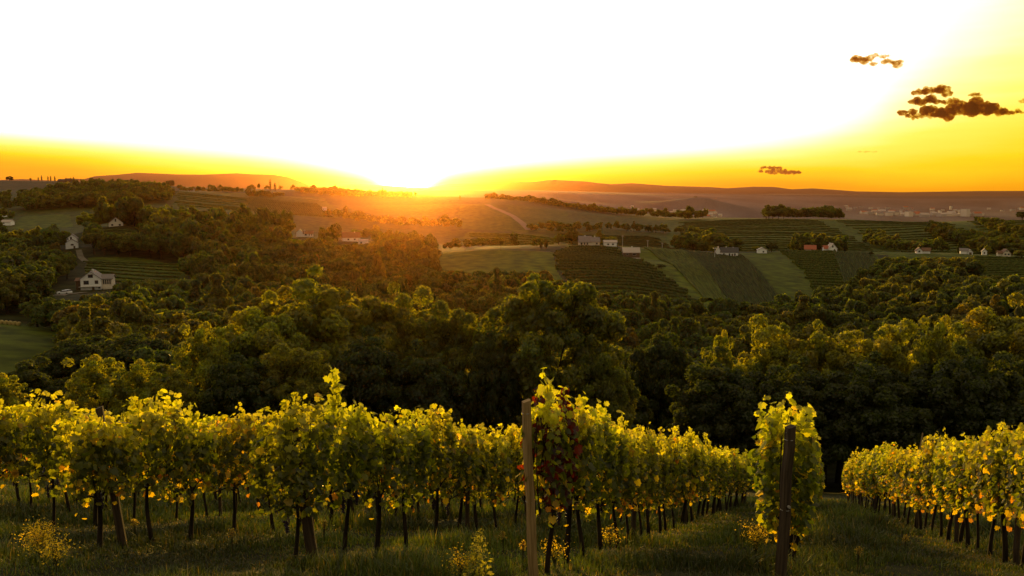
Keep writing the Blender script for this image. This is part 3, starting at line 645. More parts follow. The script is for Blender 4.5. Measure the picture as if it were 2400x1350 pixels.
def trunk_mesh(seed, h, r0, L, nlimb=9):
    r = np.random.default_rng(seed); m = MB(); q = np.linspace(0, 1, 7)
    P = np.stack([.25 * np.sin(q * 3 + seed) * q, .2 * np.cos(q * 2.3) * q - .2 * q, -.6 + (h + .6) * q], 1)
    m.tube(P, r0 * (1.25 - .85 * q), 8)
    for i in r.choice(len(L), min(nlimb, len(L)), False):
        f = r.uniform(.45, .9); a = np.array([np.interp(f, q, P[:, k]) for k in range(3)]); e = L[i] * .85 + [0, 0, h]
        mid = (a + e) / 2 + r.normal(0, .3, 3); m.tube([a, mid, e], [r0 * .42, r0 * .26, r0 * .08], 5)
    return m.mesh('trunk', M['bark'], True)
class TreeKind:
    def __init__(s, seed, h, cw, nl, lr, nleaf, ls, **k):
        rz = k.pop('rz', h * .40); s.h = h; s.cw = cw; s.cz = h - rz - lr * .7
        V, F, C, L = crown(seed, cw / 2 - lr * .6, cw / 2 - lr * .6, rz, nl, lr, nleaf, ls, **k)
        s.crown = np_mesh('crown', V + [0, 0, s.cz], F, M['tleaf'], C); s.raw = (V + [0, 0, s.cz], F, C)
        s.trunk = trunk_mesh(seed, s.cz, h * .018 + .05, L)
    def place(s, name, P, h, w, tint, label, cat='tree', group=None, rz=None):
        t = empty(name, P, random.uniform(0, 6.28) if rz is None else rz); t.scale = (w / s.cw, w / s.cw, h / s.h); tag(t, label, cat, group)
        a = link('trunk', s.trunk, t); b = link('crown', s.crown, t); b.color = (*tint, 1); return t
NEAR = [TreeKind(1, 16, 12, 260, .85, 60000, .20, jag=.35), TreeKind(2, 15, 11, 190, .95, 52000, .20, jag=.5), TreeKind(3, 13, 9, 150, .8, 40000, .18, jag=.6),
        TreeKind(4, 11, 6, 230, .5, 22000, .15, jag=.6, low=-.8), TreeKind(5, 15, 12, 230, .9, 52000, .21, jag=.45)]
def tree_at(kind, px, ytop, Y, wpx, tint, label, name='broadleaf_tree', group=None):
    P = ground_at(px, Y); dep = Y * CP - P[2] * SP; r = ray(px, ytop); zt = Y * r[2] / r[1]
    return kind.place(name, P, max(zt - P[2], 2.0), wpx / 2000 * dep, tint, label, group=group)
G0 = (1.5, 1.32, 1); YG = (2.5, 2.1, 1.1); OL = (2.15, 1.7, 1); DK = (.55, .58, .55); RU = (1.7, .9, .6); GO = (2.6, 1.6, .8)  # YG and OL brightened for sunlit crowns; DK also puts shade into leaf colour
for k, px, yt, Y, w, tint, lb, nm in (
    (0, 1287, 642, 76, 335, G0, 'huge round dark green walnut tree standing tallest on the slope', 'walnut_tree'),
    (4, 770, 655, 82, 370, OL, 'broad olive tree crown before the orange haze', 'walnut_tree'),
    (1, 620, 728, 74, 250, YG, 'yellow green leafy tree between the broad olive crown and a small acacia', 'broadleaf_tree'),
    (3, 487, 762, 68, 150, YG, 'pale feathery acacia tree at the end of the big trees', 'acacia_tree'),
    (4, 935, 686, 86, 270, OL, 'rounded olive tree next to the broad olive crown', 'walnut_tree'),
    (2, 1070, 728, 80, 190, G0, 'middling green tree beside the huge walnut', 'broadleaf_tree'),
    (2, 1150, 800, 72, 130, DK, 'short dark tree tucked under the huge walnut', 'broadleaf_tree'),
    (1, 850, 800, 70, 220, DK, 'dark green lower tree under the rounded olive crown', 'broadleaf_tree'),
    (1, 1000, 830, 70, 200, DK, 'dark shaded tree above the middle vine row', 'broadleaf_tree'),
    (2, 700, 820, 66, 200, OL, 'brownish olive tree behind the tallest vine', 'broadleaf_tree'),
    (2, 560, 850, 64, 170, DK, 'dark bushy tree behind the leaning post row', 'broadleaf_tree'),
    (1, 1400, 820, 72, 170, G0, 'green tree leaning out from under the huge walnut', 'broadleaf_tree'),
    (1, 1535, 785, 98, 175, DK, 'dark round tree standing past the huge walnut', 'broadleaf_tree'),
    (3, 1680, 778, 86, 80, YG, 'slender pale yellow acacia tree before the dark valley wood', 'acacia_tree'),
    (2, 1795, 766, 90, 200, YG, 'yellow green tree beside the slender acacia', 'broadleaf_tree'),
    (4, 1930, 776, 86, 230, OL, 'wide golden topped tree along the bright tree line', 'broadleaf_tree'),
    (2, 2070, 768, 84, 210, YG, 'light golden tree midway along the bright tree line', 'broadleaf_tree'),
    (3, 2185, 746, 78, 140, YG, 'tallest feathery acacia tree of the bright tree line', 'acacia_tree'),
    (1, 2330, 730, 104, 270, OL, 'olive tree rising behind the golden vine row', 'broadleaf_tree'),
    (4, 2250, 830, 74, 280, DK, 'broad dark tree low above the golden vine row', 'broadleaf_tree'),
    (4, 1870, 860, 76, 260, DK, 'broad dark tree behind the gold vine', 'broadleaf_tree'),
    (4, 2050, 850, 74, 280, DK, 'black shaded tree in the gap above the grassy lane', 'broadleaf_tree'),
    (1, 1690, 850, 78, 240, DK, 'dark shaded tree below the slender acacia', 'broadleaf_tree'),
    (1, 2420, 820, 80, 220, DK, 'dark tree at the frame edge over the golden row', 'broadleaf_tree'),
    (3, 232, 838, 58, 150, YG, 'light acacia bush behind the slim leaning post', 'acacia_tree'),
    (3, 335, 848, 60, 120, YG, 'sparse yellow acacia bush beside a lighter one', 'acacia_tree'),
    (3, 420, 868, 62, 110, OL, 'small olive acacia bush under the pale feathery acacia', 'acacia_tree'),
    (2, 75, 850, 84, 170, DK, 'dark round tree at the lower edge of the meadow', 'broadleaf_tree'),
    (3, 18, 880, 56, 110, YG, 'leafy bush showing over the vines at the frame edge', 'acacia_tree'),
    (1, 170, 800, 110, 170, DK, 'dark tree at the corner of the meadow', 'broadleaf_tree'),
    (1, 330, 790, 105, 220, DK, 'dark spreading tree behind the acacia bushes', 'broadleaf_tree'),
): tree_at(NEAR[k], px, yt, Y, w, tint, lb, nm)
for px, lb in ((2147, 'slim pale bare trunk standing before the black trees'), (2178, 'second slim bare trunk beside the first, straighter')):
    P = ground_at(px, 60); t = empty('bare_sapling', P); tag(t, lb, 'sapling', 'bare saplings')
    r = ray(px, 1015); h = 60 * r[2] / r[1] - P[2]; q = np.linspace(0, 1, 8)
    MB().tube(np.stack([.25 * np.sin(q * 3 + px), 0 * q, h * q], 1), np.linspace(.09, .05, 8), 6).build('trunk', M['lampwhite'] if False else M['post'], t)

MID = [TreeKind(20 + i, 12, [9.5, 8.6, 10.2, 8.8, 9.5, 8.0][i], [30, 44, 26, 60, 36, 80][i], [1.6, 1.25, 1.75, 1.0, 1.4, .8][i], 12000, [.40, .36, .40, .32, .38, .30][i], jag=[.3, .7, .4, .9, .5, 1.1][i], rz=[4.2, 4.9, 3.6, 4.8, 4.2, 4.6][i], low=[-.55, -.7, -.35, -.8, -.5, -.8][i], cone=(i == 5)) for i in range(6)]
CON = TreeKind(30, 14, 6, 60, .7, 7000, .4, cone=True, rz=6.4, low=-1)
POP = TreeKind(31, 16, 3.6, 40, .7, 3500, .42, rz=7.0, low=-1)
VALLEY = [(-150, 240), (60, 222), (165, 140), (260, 92), (900, 86), (1500, 92), (2000, 88), (2600, 88), (2600, 330), (2300, 420), (2050, 400), (1850, 350), (1700, 330), (1500, 335), (1330, 345), (1290, 400), (1060, 402), (960, 520), (880, 560), (640, 590), (480, 500), (440, 400), (330, 394), (290, 372), (262, 352), (230, 340), (170, 330), (110, 360), (-150, 420)]
ZONES = [  # name used in the labels, polygon, spacing, height range, width range
    ('the wide valley wood', VALLEY, 9.0, (9, 14), (8, 13)),
    ('the wood below the terraced vine rows', [(2050, 400), (2300, 420), (2600, 330), (2600, 430), (2290, 440), (2270, 540), (2090, 585), (2070, 520), (1990, 440)], 9.0, (8, 12), (8, 12)),
    ('the wood beside the porch house', [(-150, 420), (110, 360), (160, 385), (190, 400), (185, 470), (150, 505), (140, 560), (-150, 580)], 9, (9, 13), (8, 12)),
    ('the hill wood above the meadow', [(205, 540), (205, 500), (330, 486), (440, 452), (480, 500), (640, 590), (700, 625), (690, 660), (560, 690), (420, 690), (300, 680), (225, 600)], 9, (11, 17), (9, 13)),
    ('the wooded far hill under the skyline', [(40, 960), (150, 980), (290, 960), (410, 1090), (425, 1300), (300, 1290), (180, 1240), (60, 1100)], 11, (10, 15), (10, 15)),
    ('the scattered trees on the far slopes', [(-150, 700), (30, 690), (50, 930), (150, 960), (60, 1100), (-150, 1500)], 26, (8, 12), (8, 12)),
    ('the dark clump above the long white house', [(1578, 740), (1625, 880), (1660, 830), (1725, 690), (1690, 650), (1620, 670)], 9, (9, 13), (9, 13)),
    ('the dark clump above the red roofed barn', [(1845, 690), (1890, 800), (1940, 740), (1995, 655), (1950, 642), (1870, 650)], 9, (9, 13), (9, 12)),
    ('the hedgerow slanting down to the houses', [(2005, 900), (2050, 910), (2140, 760), (2230, 690), (2160, 670), (2090, 740)], 10, (8, 12), (8, 12)),
    ('the hedgerow under the smooth hill', [(2150, 1010), (2200, 1020), (2280, 900), (2420, 800), (2420, 730), (2300, 760), (2240, 860)], 10, (8, 12), (9, 13)),
    ('the upper hedgerow under the pale track', [(2265, 1130), (2290, 1140), (2400, 960), (2420, 900), (2340, 950)], 11, (7, 10), (8, 12)),
    ('the crest copse over the vineyards', [(1780, 1222), (1870, 1242), (1975, 1222), (1960, 1280), (1785, 1285)], 7, (11, 16), (12, 17)),
    ('the small crest copse by the village', [(1588, 1236), (1656, 1236), (1650, 1275), (1590, 1275)], 12, (10, 15), (12, 16)),
    ('the tree belt beyond the pale diagonal track', [(1135, 1560), (1340, 1450), (1440, 1400), (1460, 1440), (1340, 1540), (1140, 1640)], 12, (5, 9), (10, 15)),
    ('the ridge wood under the sun', [(690, 1700), (780, 1640), (960, 1650), (980, 1760), (860, 1860), (700, 1880)], 14, (5, 9), (10, 16)),
    ('the tree row behind the bright meadow edge', [(1040, 535), (1290, 540), (1290, 556), (1040, 556)], 11, (5, 8), (6, 9)),
    ('the trees round the knoll houses', [(1300, 590), (1450, 590), (1450, 612), (1300, 612)], 12, (6, 9), (8, 11)),
    ('the hedge across the slope before the sun', [(760, 1010), (860, 930), (1010, 900), (1085, 870), (1090, 900), (1010, 940), (870, 980), (770, 1060)], 13, (6, 10), (8, 13)),
    ('the bushes under the lone white farmhouse', [(420, 1480), (560, 1530), (600, 1600), (520, 1620), (420, 1540)], 17, (5, 9), (8, 13)),
    ('the copse on the slope below the cypress', [(560, 1420), (640, 1440), (680, 1500), (600, 1520)], 13, (6, 10), (9, 13)),
    ('the skyline trees past the wooded far hill', [(340, 1780), (720, 1760), (800, 1850), (340, 1860)], 40, (6, 11), (8, 14)),
    ('the trees along the hollow behind the knoll', [(1250, 880), (1340, 905), (1420, 960), (1600, 930), (1600, 960), (1420, 1000), (1320, 945), (1240, 915)], 14, (6, 10), (8, 12)),
    ('the low trees before the hazy village', [(1380, 1420), (1480, 1380), (1590, 1300), (1600, 1340), (1480, 1450), (1390, 1480)], 15, (8, 13), (10, 15)),
    ('the trees beside the sunset farm', [(690, 640), (980, 600), (1040, 540), (1010, 530), (900, 575), (700, 620)], 12, (6, 10), (8, 11)),
]
KEEP = [(128, 172, 702, 345), (184, 265, 690, 372), (190, 440, 655, 396), (150, 190, 590, 520), (180, 210, 604, 468), (240, 325, 548, 598), (690, 740, 562, 640), (795, 870, 572, 600),
        (1040, 1300, 634, 446), (1300, 1420, 655, 380), (1400, 1510, 682, 380), (1500, 1660, 690, 400), (1640, 1800, 690, 400), (1780, 2010, 668, 430), (2000, 2080, 650, 450), (2080, 2280, 604, 590), (2280, 2460, 645, 440), (-80, 128, 885, 205), (150, 2500, 830, 125)]
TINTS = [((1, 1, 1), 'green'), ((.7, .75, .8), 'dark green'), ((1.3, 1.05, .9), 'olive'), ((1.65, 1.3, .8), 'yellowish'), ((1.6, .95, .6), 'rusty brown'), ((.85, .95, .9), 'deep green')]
def scatter():
    out = []; r = np.random.default_rng(77)
    for zi, (zn, poly, sp, hr, wr) in enumerate(ZONES):
        Ys = [p[1] for p in poly]; Y0, Y1 = min(Ys), max(Ys); y = Y0; odd = 0
        while y < Y1:
            x0 = (min(p[0] for p in poly) - 1200) / 2000 * y * 1.03; x1 = (max(p[0] for p in poly) - 1200) / 2000 * y * 1.03
            for x in np.arange(x0 + odd * sp / 2, x1, sp):
                X = x + r.uniform(-.35, .35) * sp; Yv = y + r.uniform(-.35, .35) * sp; z = float(H(X, Yv)); px = 1200 + 2000 * X / (Yv * CP - z * SP)
                if not in_poly(np.array(px), np.array(Yv), poly): continue
                h = r.uniform(*hr); w = r.uniform(*wr)
                if r.random() < .12: h *= 1.2
                sp_ = .5 + .32 * float(fbm(np.array([X / 17]), np.array([Yv / 26]), 61, 3)[0]) + r.normal(0, .16)
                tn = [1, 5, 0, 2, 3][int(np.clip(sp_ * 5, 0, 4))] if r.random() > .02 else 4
                h *= r.uniform(.82, 1.25); w *= r.uniform(.75, 1.2)
                hw = w / 2 / Yv * 2000
                for a, b, cap, YL in KEEP:
                    if Yv < YL and px + hw * .8 > a and px - hw * .8 < b:
                        rr = ray(px, cap); h = min(h, Yv * rr[2] / rr[1] - z)
                if h < 3.5: continue
                w = min(w, h * 1.15)
                if px < -60 or px > 2460: 
                    if Yv > 330: continue
                out.append([w * h / Yv ** 2, X, Yv, z, px, h, w, tn, zn])
            y += sp * .87; odd ^= 1
    return out
TREES = scatter()
# what of each tree the photograph could show: not below the line that nearer crowns already cover
TREES.sort(key=lambda t: t[2]); skyline = np.full(2600, 1350.0); seen = []
for t in TREES:
    _, X, Yv, z, px, h, w, tn, zn = t; d = Yv * CP - z * SP; top = proj((X, Yv, z + h))[1]; hw = w / 2 / d * 2000
    a, b = int(max(0, px - hw * .6 + 100)), int(min(2599, px + hw * .6 + 100))
    vis = -1.0
    if b > a:
        vis = float(np.mean(np.clip(skyline[a:b] - top, 0, 1e9))) * (b - a); skyline[a:b] = np.minimum(skyline[a:b], top + .12 * h / d * 2000)
    seen.append(vis if -30 < px < 2430 else -1)
order = np.argsort(-np.array(seen)); pick = set(int(i) for i in order[:250] if seen[int(i)] > 0)
def side(px, zn):
    if zn != 'the wide valley wood': return zn
    return ['the valley wood by the meadow with bales', 'the valley wood below the porch house', 'the valley wood behind the pale acacia', 'the valley wood under the orange haze', 'the valley wood behind the huge walnut', 'the dark valley wood below the terraced vines', 'the dark valley wood behind the bright tree line', 'the dark valley wood beyond the golden row'][int(np.clip((px + 20) / 305, 0, 7))]
SHAPES = ['round', 'upright', 'spreading', 'ragged', 'bushy', 'pointed']
rest = []
for i, t in enumerate(TREES):
    _, X, Yv, z, px, h, w, tn, zn = t
    if i in pick:
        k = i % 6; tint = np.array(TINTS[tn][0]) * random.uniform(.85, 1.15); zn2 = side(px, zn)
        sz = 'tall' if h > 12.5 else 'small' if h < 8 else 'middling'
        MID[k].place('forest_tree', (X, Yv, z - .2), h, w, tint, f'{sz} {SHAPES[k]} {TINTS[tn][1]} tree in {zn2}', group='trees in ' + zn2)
    else: rest.append(t)
def rest_wood():
    protos = []
    for s in range(5):
        V, F, C, L = crown(60 + s, 3.4, 3.4, 4.2, 18, 1.7, 1500, .85, jag=.4); protos.append((V + [0, 0, 6.6], C))
    far = []
    for s in range(3):
        V, F, C, L = crown(70 + s, 3.4, 3.4, 4.2, 14, 1.8, 420, 1.5, jag=.4); far.append((V + [0, 0, 6.6], C))
    VV = []; CC = []
    for i, (_, X, Yv, z, px, h, w, tn, zn) in enumerate(rest):
        V, C = (protos[i % 5] if Yv < 500 else far[i % 3]); a = i * 1.7; c, s = math.cos(a), math.sin(a)
        R = np.array([[c, -s, 0], [s, c, 0], [0, 0, 1]]); VV.append((V @ R.T) * [w / 10, w / 10, h / 12] + [X, Yv, z - .2]); CC.append(C * np.array(TINTS[tn][0]) * (.85 + .3 * ((i * 37) % 10) / 10))
    V = np.concatenate(VV); n = len(V) // 4
    o = link('woodland', np_mesh('woodland', V, np.arange(n * 4).reshape(n, 4), M['tleaf'], np.concatenate(CC))); tag(o, 'dense woodland canopy filling the valley and the far slopes', 'woodland', None, 'stuff')
rest_wood()
# single trees that stand out
for px, yt, Y, w, tint, lb, k in (
    (388, 684, 290, 52, GO, 'golden autumn tree glowing in the wood below the porch house', 1), (232, 692, 285, 40, RU, 'rusty brown tree right below the porch house', 2),
    (128, 590, 470, 60, DK, 'tall dark tree below the white gabled house', 3), (335, 478, 640, 75, DK, 'largest dark oak behind the small gabled house', 0), (210, 500, 610, 55, YG, 'yellow green tree beside the small gabled house', 4),
    (405, 486, 690, 16, DK, 'narrow dark tree over the hill wood', 5), (485, 487, 660, 60, DK, 'dark round tree on the hill wood crest', 1), (650, 510, 650, 60, G0, 'rounded green tree at the end of the hill wood', 2),
    (1435, 553, 590, 28, YG, 'round golden tree beside the small knoll hut', 0), (1672, 574, 575, 26, G0, 'small round tree beside the long white house', 3), (1808, 568, 612, 28, DK, 'dark upright tree next to the tiny white hut', 4),
    (1772, 577, 615, 20, OL, 'small olive tree left over by the tiny white hut', 2), (2042, 590, 590, 16, DK, 'dark round shrub on the track past the white gabled house', 5), (2315, 573, 610, 16, YG, 'light tree behind the narrow white hut', 1), (2372, 580, 612, 34, DK, 'dark tree beside the red roofed house by the frame edge', 2),
    (2394, 585, 570, 40, G0, 'green tree cutting into the frame beside the red roofed house', 0), (1550, 618, 470, 20, DK, 'dark shrub at the bend below the grey roofed house', 3), (400, 421, 1850, 20, DK, 'lone broad tree standing over the skyline ridge', 0), (22, 412, 1880, 17, DK, 'square dark tree clump on the skyline ridge', 1), (56, 442, 1250, 24, DK, 'dark purple tree by the tiny far houses', 2), (92, 446, 1250, 28, DK, 'wide dark tree below the ridge farm', 4),
    (356, 428, 1850, 14, DK, 'small skyline bush past the wooded far hill', 3), (735, 432, 1850, 10, DK, 'small tree on the ridge before the mountain foot', 2), (785, 434, 1850, 14, DK, 'round tree on the ridge before the sun', 4), (2290, 506, 1240, 12, DK, 'small bush on the smooth far crest', 1), (2396, 494, 1235, 30, DK, 'dark tree on the crest at the frame edge', 0), (1630, 460, 3680, 8, DK, 'tiny tree on the hazy hill top', 3)):
    tree_at(MID[k], px, yt, Y, w, tint, lb, 'standing_tree', 'trees standing by themselves')
tree_at(CON, 2248, 566, 612, 15, DK, 'dark pointed spruce on the crest among the small houses', 'spruce_tree')
tree_at(CON, 1982, 568, 640, 12, DK, 'dark pointed spruce past the white gabled house', 'spruce_tree')
for px, yt, Y, w, lb in ((634, 420, 1800, 5, 'tall black cypress on the ridge before the mountain'), (645, 429, 1800, 5, 'shorter black cypress beside the tall one'), (98, 411, 1880, 3.6, 'tallest poplar of the skyline row'), (90, 415, 1880, 3, 'low poplar before the tallest one'), (113, 413, 1880, 3.2, 'poplar behind the tallest one on the skyline'), (119, 412, 1880, 3.2, 'twin poplar in the skyline row'), (129, 413, 1880, 3.6, 'plump poplar before the ridge farm'), (155, 416, 1880, 3, 'poplar over the ridge farm roof'), (166, 416, 1880, 3, 'small poplar at the end of the ridge farm'), (173, 415, 1880, 4.5, 'thick poplar past the ridge farm'), (190, 419, 1880, 3, 'last short poplar of the skyline row'), (72, 417, 1880, 5, 'roundish small poplar on the bare skyline'), (897, 440, 1650, 6, 'poplar under the setting sun'), (1078, 458, 1500, 4, 'poplar on the hazy slope past the sun'), (1280, 560, 545, 10, 'tall poplar at the end of the bright meadow edge'), (1268, 566, 545, 8, 'shorter poplar at the bright meadow edge')):
    tree_at(POP, px, yt, Y, w, DK, lb, 'poplar_tree' if 'poplar' in lb else 'cypress_tree', 'poplars and cypresses')

# ------------------------------------------------------------------ houses
def gable_body(m, x0, x1, y0, y1, h, hr, axis, sink=1.2):
    """walls with gable ends; the ridge runs along axis ('x' or 'y')"""
    if axis == 'y':
        xm = (x0 + x1) / 2
        v = [(x0, y0, -sink), (x1, y0, -sink), (x1, y0, h), (xm, y0, h + hr), (x0, y0, h), (x0, y1, -sink), (x1, y1, -sink), (x1, y1, h), (xm, y1, h + hr), (x0, y1, h)]
    else:
        ym = (y0 + y1) / 2
        v = [(x0, y1, -sink), (x0, y0, -sink), (x0, y0, h), (x0, ym, h + hr), (x0, y1, h), (x1, y1, -sink), (x1, y0, -sink), (x1, y0, h), (x1, ym, h + hr), (x1, y1, h)]
    return m.add(v, [(0, 1, 2, 3, 4), (9, 8, 7, 6, 5), (1, 6, 7, 2), (5, 0, 4, 9), (2, 7, 8, 3), (3, 8, 9, 4), (0, 5, 6, 1)])
def gable_roof(m, x0, x1, y0, y1, h, hr, axis, ov=.5, th=.22):
    if axis == 'y':
        xm = (x0 + x1) / 2; s = hr / (xm - x0)
        for sg, xe in ((-1, x0 - ov), (1, x1 + ov)):
            ze = h - ov * s + .06; zr = h + hr + .06
            v = [(xe, y0 - ov, ze), (xm, y0 - ov, zr), (xm, y1 + ov, zr), (xe, y1 + ov, ze)]; v += [(a, b, c + th) for a, b, c in v]
            m.add(v, [(0, 1, 2, 3), (7, 6, 5, 4), (0, 4, 5, 1), (1, 5, 6, 2), (2, 6, 7, 3), (3, 7, 4, 0)])
    else:
        ym = (y0 + y1) / 2; s = hr / (ym - y0)
        for ye in (y0 - ov, y1 + ov):
            ze = h - ov * s + .06; zr = h + hr + .06
            v = [(x0 - ov, ye, ze), (x0 - ov, ym, zr), (x1 + ov, ym, zr), (x1 + ov, ye, ze)]; v += [(a, b, c + th) for a, b, c in v]
            m.add(v, [(0, 1, 2, 3), (7, 6, 5, 4), (0, 4, 5, 1), (1, 5, 6, 2), (2, 6, 7, 3), (3, 7, 4, 0)])
    return m
def window(t, x, z, w, h, y=0.0):
    f = MB().box(x - w / 2 - .1, x + w / 2 + .1, y - .06, y + .02, z - .1, z + h + .1).build('window', M['frame'], t)
    MB().box(x - w / 2, x + w / 2, y - .085, y - .055, z, z + h).build('pane', M['glass'], f)
def door(t, x, w, h, y=0.0, mat='timber'): MB().box(x - w / 2, x + w / 2, y - .07, y + .02, -.2, h).build('door', M[mat], t)
def house(px, Y, label, blocks, wins=(), doors=(), chim=(), yaw=0.0, wall='white', roof='greyroof', name='house', group=None, terrace=None, dz=0.0):
    """blocks: (x0, x1, y0, y1, wall height, roof rise, ridge axis[, roof material])"""
    P = ground_at(px, Y); P[2] += dz; t = empty(name, P, yaw); tag(t, label, 'house' if 'house' in name else name.split('_')[-1], group)
    mats = {}
    for i, b in enumerate(blocks):
        gable_body(MB(), *b[:7]).build('wall', M[b[8] if len(b) > 8 else wall], t)
        rf = gable_roof(MB(), *b[:7]).build('roof', M[b[7] if len(b) > 7 else roof], t)
        if i == 0:
            for cx, cy, cz in chim: MB().box(cx - .35, cx + .35, cy - .35, cy + .35, cz - 1.6, cz, .04).build('chimney', M['lampwhite'], rf)
    for w in wins: window(t, *w)
    for d in doors: door(t, *d)
    if terrace: MB().box(*terrace).build('terrace', M['concrete'], t)
    return t
# the large white house with a glazed porch wing
h1 = house(220, 370, 'large white house with grey roof and glazed porch wing in the valley', [(-5.2, 3.0, 0, 9.5, 4.6, 3.1, 'y'), (3.0, 7.2, 1.6, 9.0, 4.3, 1.5, 'x', 'greyroof', 'cream'), (-7.4, -5.2, 2.0, 8, 3.6, .9, 'x', 'brownroof', 'timber')],
    wins=[(-2.9, 2.2, 2.0, 1.6), (1.2, 2.4, 1.3, 1.4), (-1.1, 5.1, 1.9, 1.4), (2.2, .3, .7, .6)] + [(3.8 + .85 * k, 2.0, .5, 1.9, 1.6) for k in range(4)], doors=[(-.2, 1.0, 1.3)], chim=[(-.6, 3.0, 8.6)], yaw=.27, dz=.2)
MB().box(-5.8, 3.2, -1.1, -.02, 1.05, 1.25).build('balcony', M['concrete'], h1)
MB().box(3.6, 7.0, -.3, 1.5, -.8, .7).build('terrace', M['cream'], h1)
MB().tube([(-7.3, 2.1, -1), (-7.3, 2.1, 3.6)], .09, 6).build('porch_post', M['frame'], h1)
# gabled house with a lower front annex
house(168, 520, 'tall narrow white house with a lower gabled annex before it', [(-2.6, 3.0, 3, 11, 6.0, 2.4, 'y', 'greyroof'), (-3.2, 3.6, 0, 3, 3.4, 2.2, 'y', 'greyroof')], wins=[(.4, 1.9, 1.5, .9), (-.3, 5.3, .9, 1.6, 3.0), (-2.0, 5.0, .5, 1.2, 3.0)], doors=[(1.5, 1.0, 1.6)], yaw=.40)
house(272, 600, 'small cream gabled house peeping out of the hill wood', [(-4.6, 4.6, 0, 9, 2.2, 4.0, 'y', 'brownroof')], wins=[(-.2, 3.2, 1.0, 1.9), (-2.4, .3, 1.3, 1.2), (2.4, .3, 1.3, 1.2)], wall='cream', yaw=.45)
house(709, 640, 'white cottage with a low brown wing near the sunset glow', [(-4.4, 0.2, 0, 8, 3.4, 2.2, 'y', 'brownroof'), (.2, 7.6, 1, 7, 2.3, 1.7, 'x', 'brownroof')], wins=[(2.4, .9, 1.2, 1.1, 1), (5.0, .9, .5, 1.3, 1), (6.6, .9, .5, 1.3, 1)], yaw=.2)
house(824, 600, 'white house under a wide orange brown roof by the sun glow', [(-6, 6, 0, 9, 2.8, 3.4, 'x', 'brownroof')], wins=[(2.2, 1.0, 1.1, 1.0), (-2.2, .9, 1.1, 1.1)], chim=[(2.5, 4, 6.6)], yaw=.25)
house(850, 580, 'small pale outbuilding half hidden below the orange brown roof', [(-3, 3, 0, 6, 2.6, .7, 'x', 'paleroof')], wins=[(-1, .8, 1.0, 1.0)])
house(1379, 575, 'long white farmhouse with dormered grey roof on the knoll', [(-6.2, 2.0, 0, 8, 2.5, 3.6, 'x', 'greyroof'), (2.0, 7.5, -.6, 7, 2.7, 2.6, 'x', 'greyroof')], wins=[(-4.6, .6, 1.2, 1.3), (-2.6, .6, 1.0, 1.3), (-.7, .6, 1.0, 1.3), (5.6, .8, 1.1, 1.2, -.6)], chim=[(-2, 4, 6.8), (4.6, 4, 6.4)], wall='cream')
house(1431, 575, 'small pale hut below the round golden tree', [(-4.2, 4.2, 0, 6, 2.6, 1.2, 'x', 'paleroof')], wins=[(-1.6, .8, 1.2, 1.0), (1.6, .8, 1.2, 1.0)])
house(1481, 525, 'grey roofed house with an open dark porch below the knoll', [(-5.0, 5.0, 1.6, 9, 3.6, 2.6, 'x', 'paleroof', 'timber')], wins=[(-2.6, 2.0, 1.4, 1.0, 1.6), (1.6, 1.8, 2.2, 1.2, 1.6)], doors=[(0, 1.2, 2.1, 1.6)], chim=[(.6, 5, 7.2)], terrace=(-4.4, 5.2, -.6, 1.5, -.9, .25))
house(1706, 560, 'long white house with slate roof and pale side wing', [(-4.6, 6.4, 0, 8, 3.0, 2.8, 'x', 'darkroof'), (-7.6, -4.6, .6, 7, 3.4, 2.8, 'y', 'paleroof')], wins=[(-2.6, .8, .9, 1.4), (1.0, .8, .9, 1.4), (4.4, .8, .9, 1.4)], doors=[(2.8, 1.0, 2.0)], chim=[(-1.0, 4, 6.6), (3.4, 4, 6.3)], yaw=-.2, terrace=(-3.5, 8.0, -2.4, -.1, -2.2, -.4))
house(1787, 600, 'tiny white hut between two dark bushy trees', [(-3.4, 3.0, 0, 5, 2.2, 1.6, 'y', 'paleroof')], wins=[(.6, .6, .9, 1.0)], yaw=-.2)
house(1899, 620, 'barn with a long red tiled roof on the vineyard crest', [(-3.8, 3.8, 0, 7, 1.0, 2.6, 'x', 'redroof')], wins=[(1.2, .2, .9, .8)], name='barn', wall='cream', yaw=-.3)
house(1950, 615, 'white gabled house with pink roof beside the red roofed barn', [(-2.2, 3.6, 0, 8, 2.0, 3.4, 'y', 'paleroof'), (-5, -2.2, 1.5, 7, 1.8, 1.9, 'x', 'redroof')], wins=[(.4, 2.7, .8, 1.4), (1.8, .5, .9, 1.0)], chim=[(-.4, 4, 5.9)], yaw=-.08)
house(2157, 600, 'white gable end with a long brown roof at the vineyard edge', [(-2.6, 1.4, 0, 9, 1.9, 2.0, 'y', 'brownroof'), (1.4, 6.4, 1.5, 8, 1.9, 1.9, 'x', 'brownroof')], wins=[(-.7, .9, 1.1, 1.3)], yaw=-.35)
house(2262, 600, 'low greenish roofed shed with open front on the crest', [(-3.0, 1.6, 0, 6, 2.2, 1.5, 'x', 'greyroof'), (1.8, 4.6, -1, 5, 1.6, 1.4, 'y', 'paleroof')], doors=[(3.2, 1.6, 1.3, -1)], name='shed', yaw=-.4)
house(2307, 600, 'narrow white hut like a tower below a light tree', [(-1.6, 1.6, 0, 4, 2.6, 1.6, 'y', 'paleroof')], wins=[(0, .8, .7, 1.2)], yaw=-.45)
house(2355, 590, 'cream house with red hipped roof by the frame edge', [(-1.2, 3.6, 0, 7, 2.4, 2.4, 'y', 'brownroof'), (-3.8, -1.2, 1.2, 6, 2.0, 1.5, 'x', 'brownroof')], wins=[(.3, 1.0, 1.1, 1.0), (2.3, 1.0, 1.1, 1.0), (1.2, 3.2, .6, .8)], wall='cream', yaw=-.25)
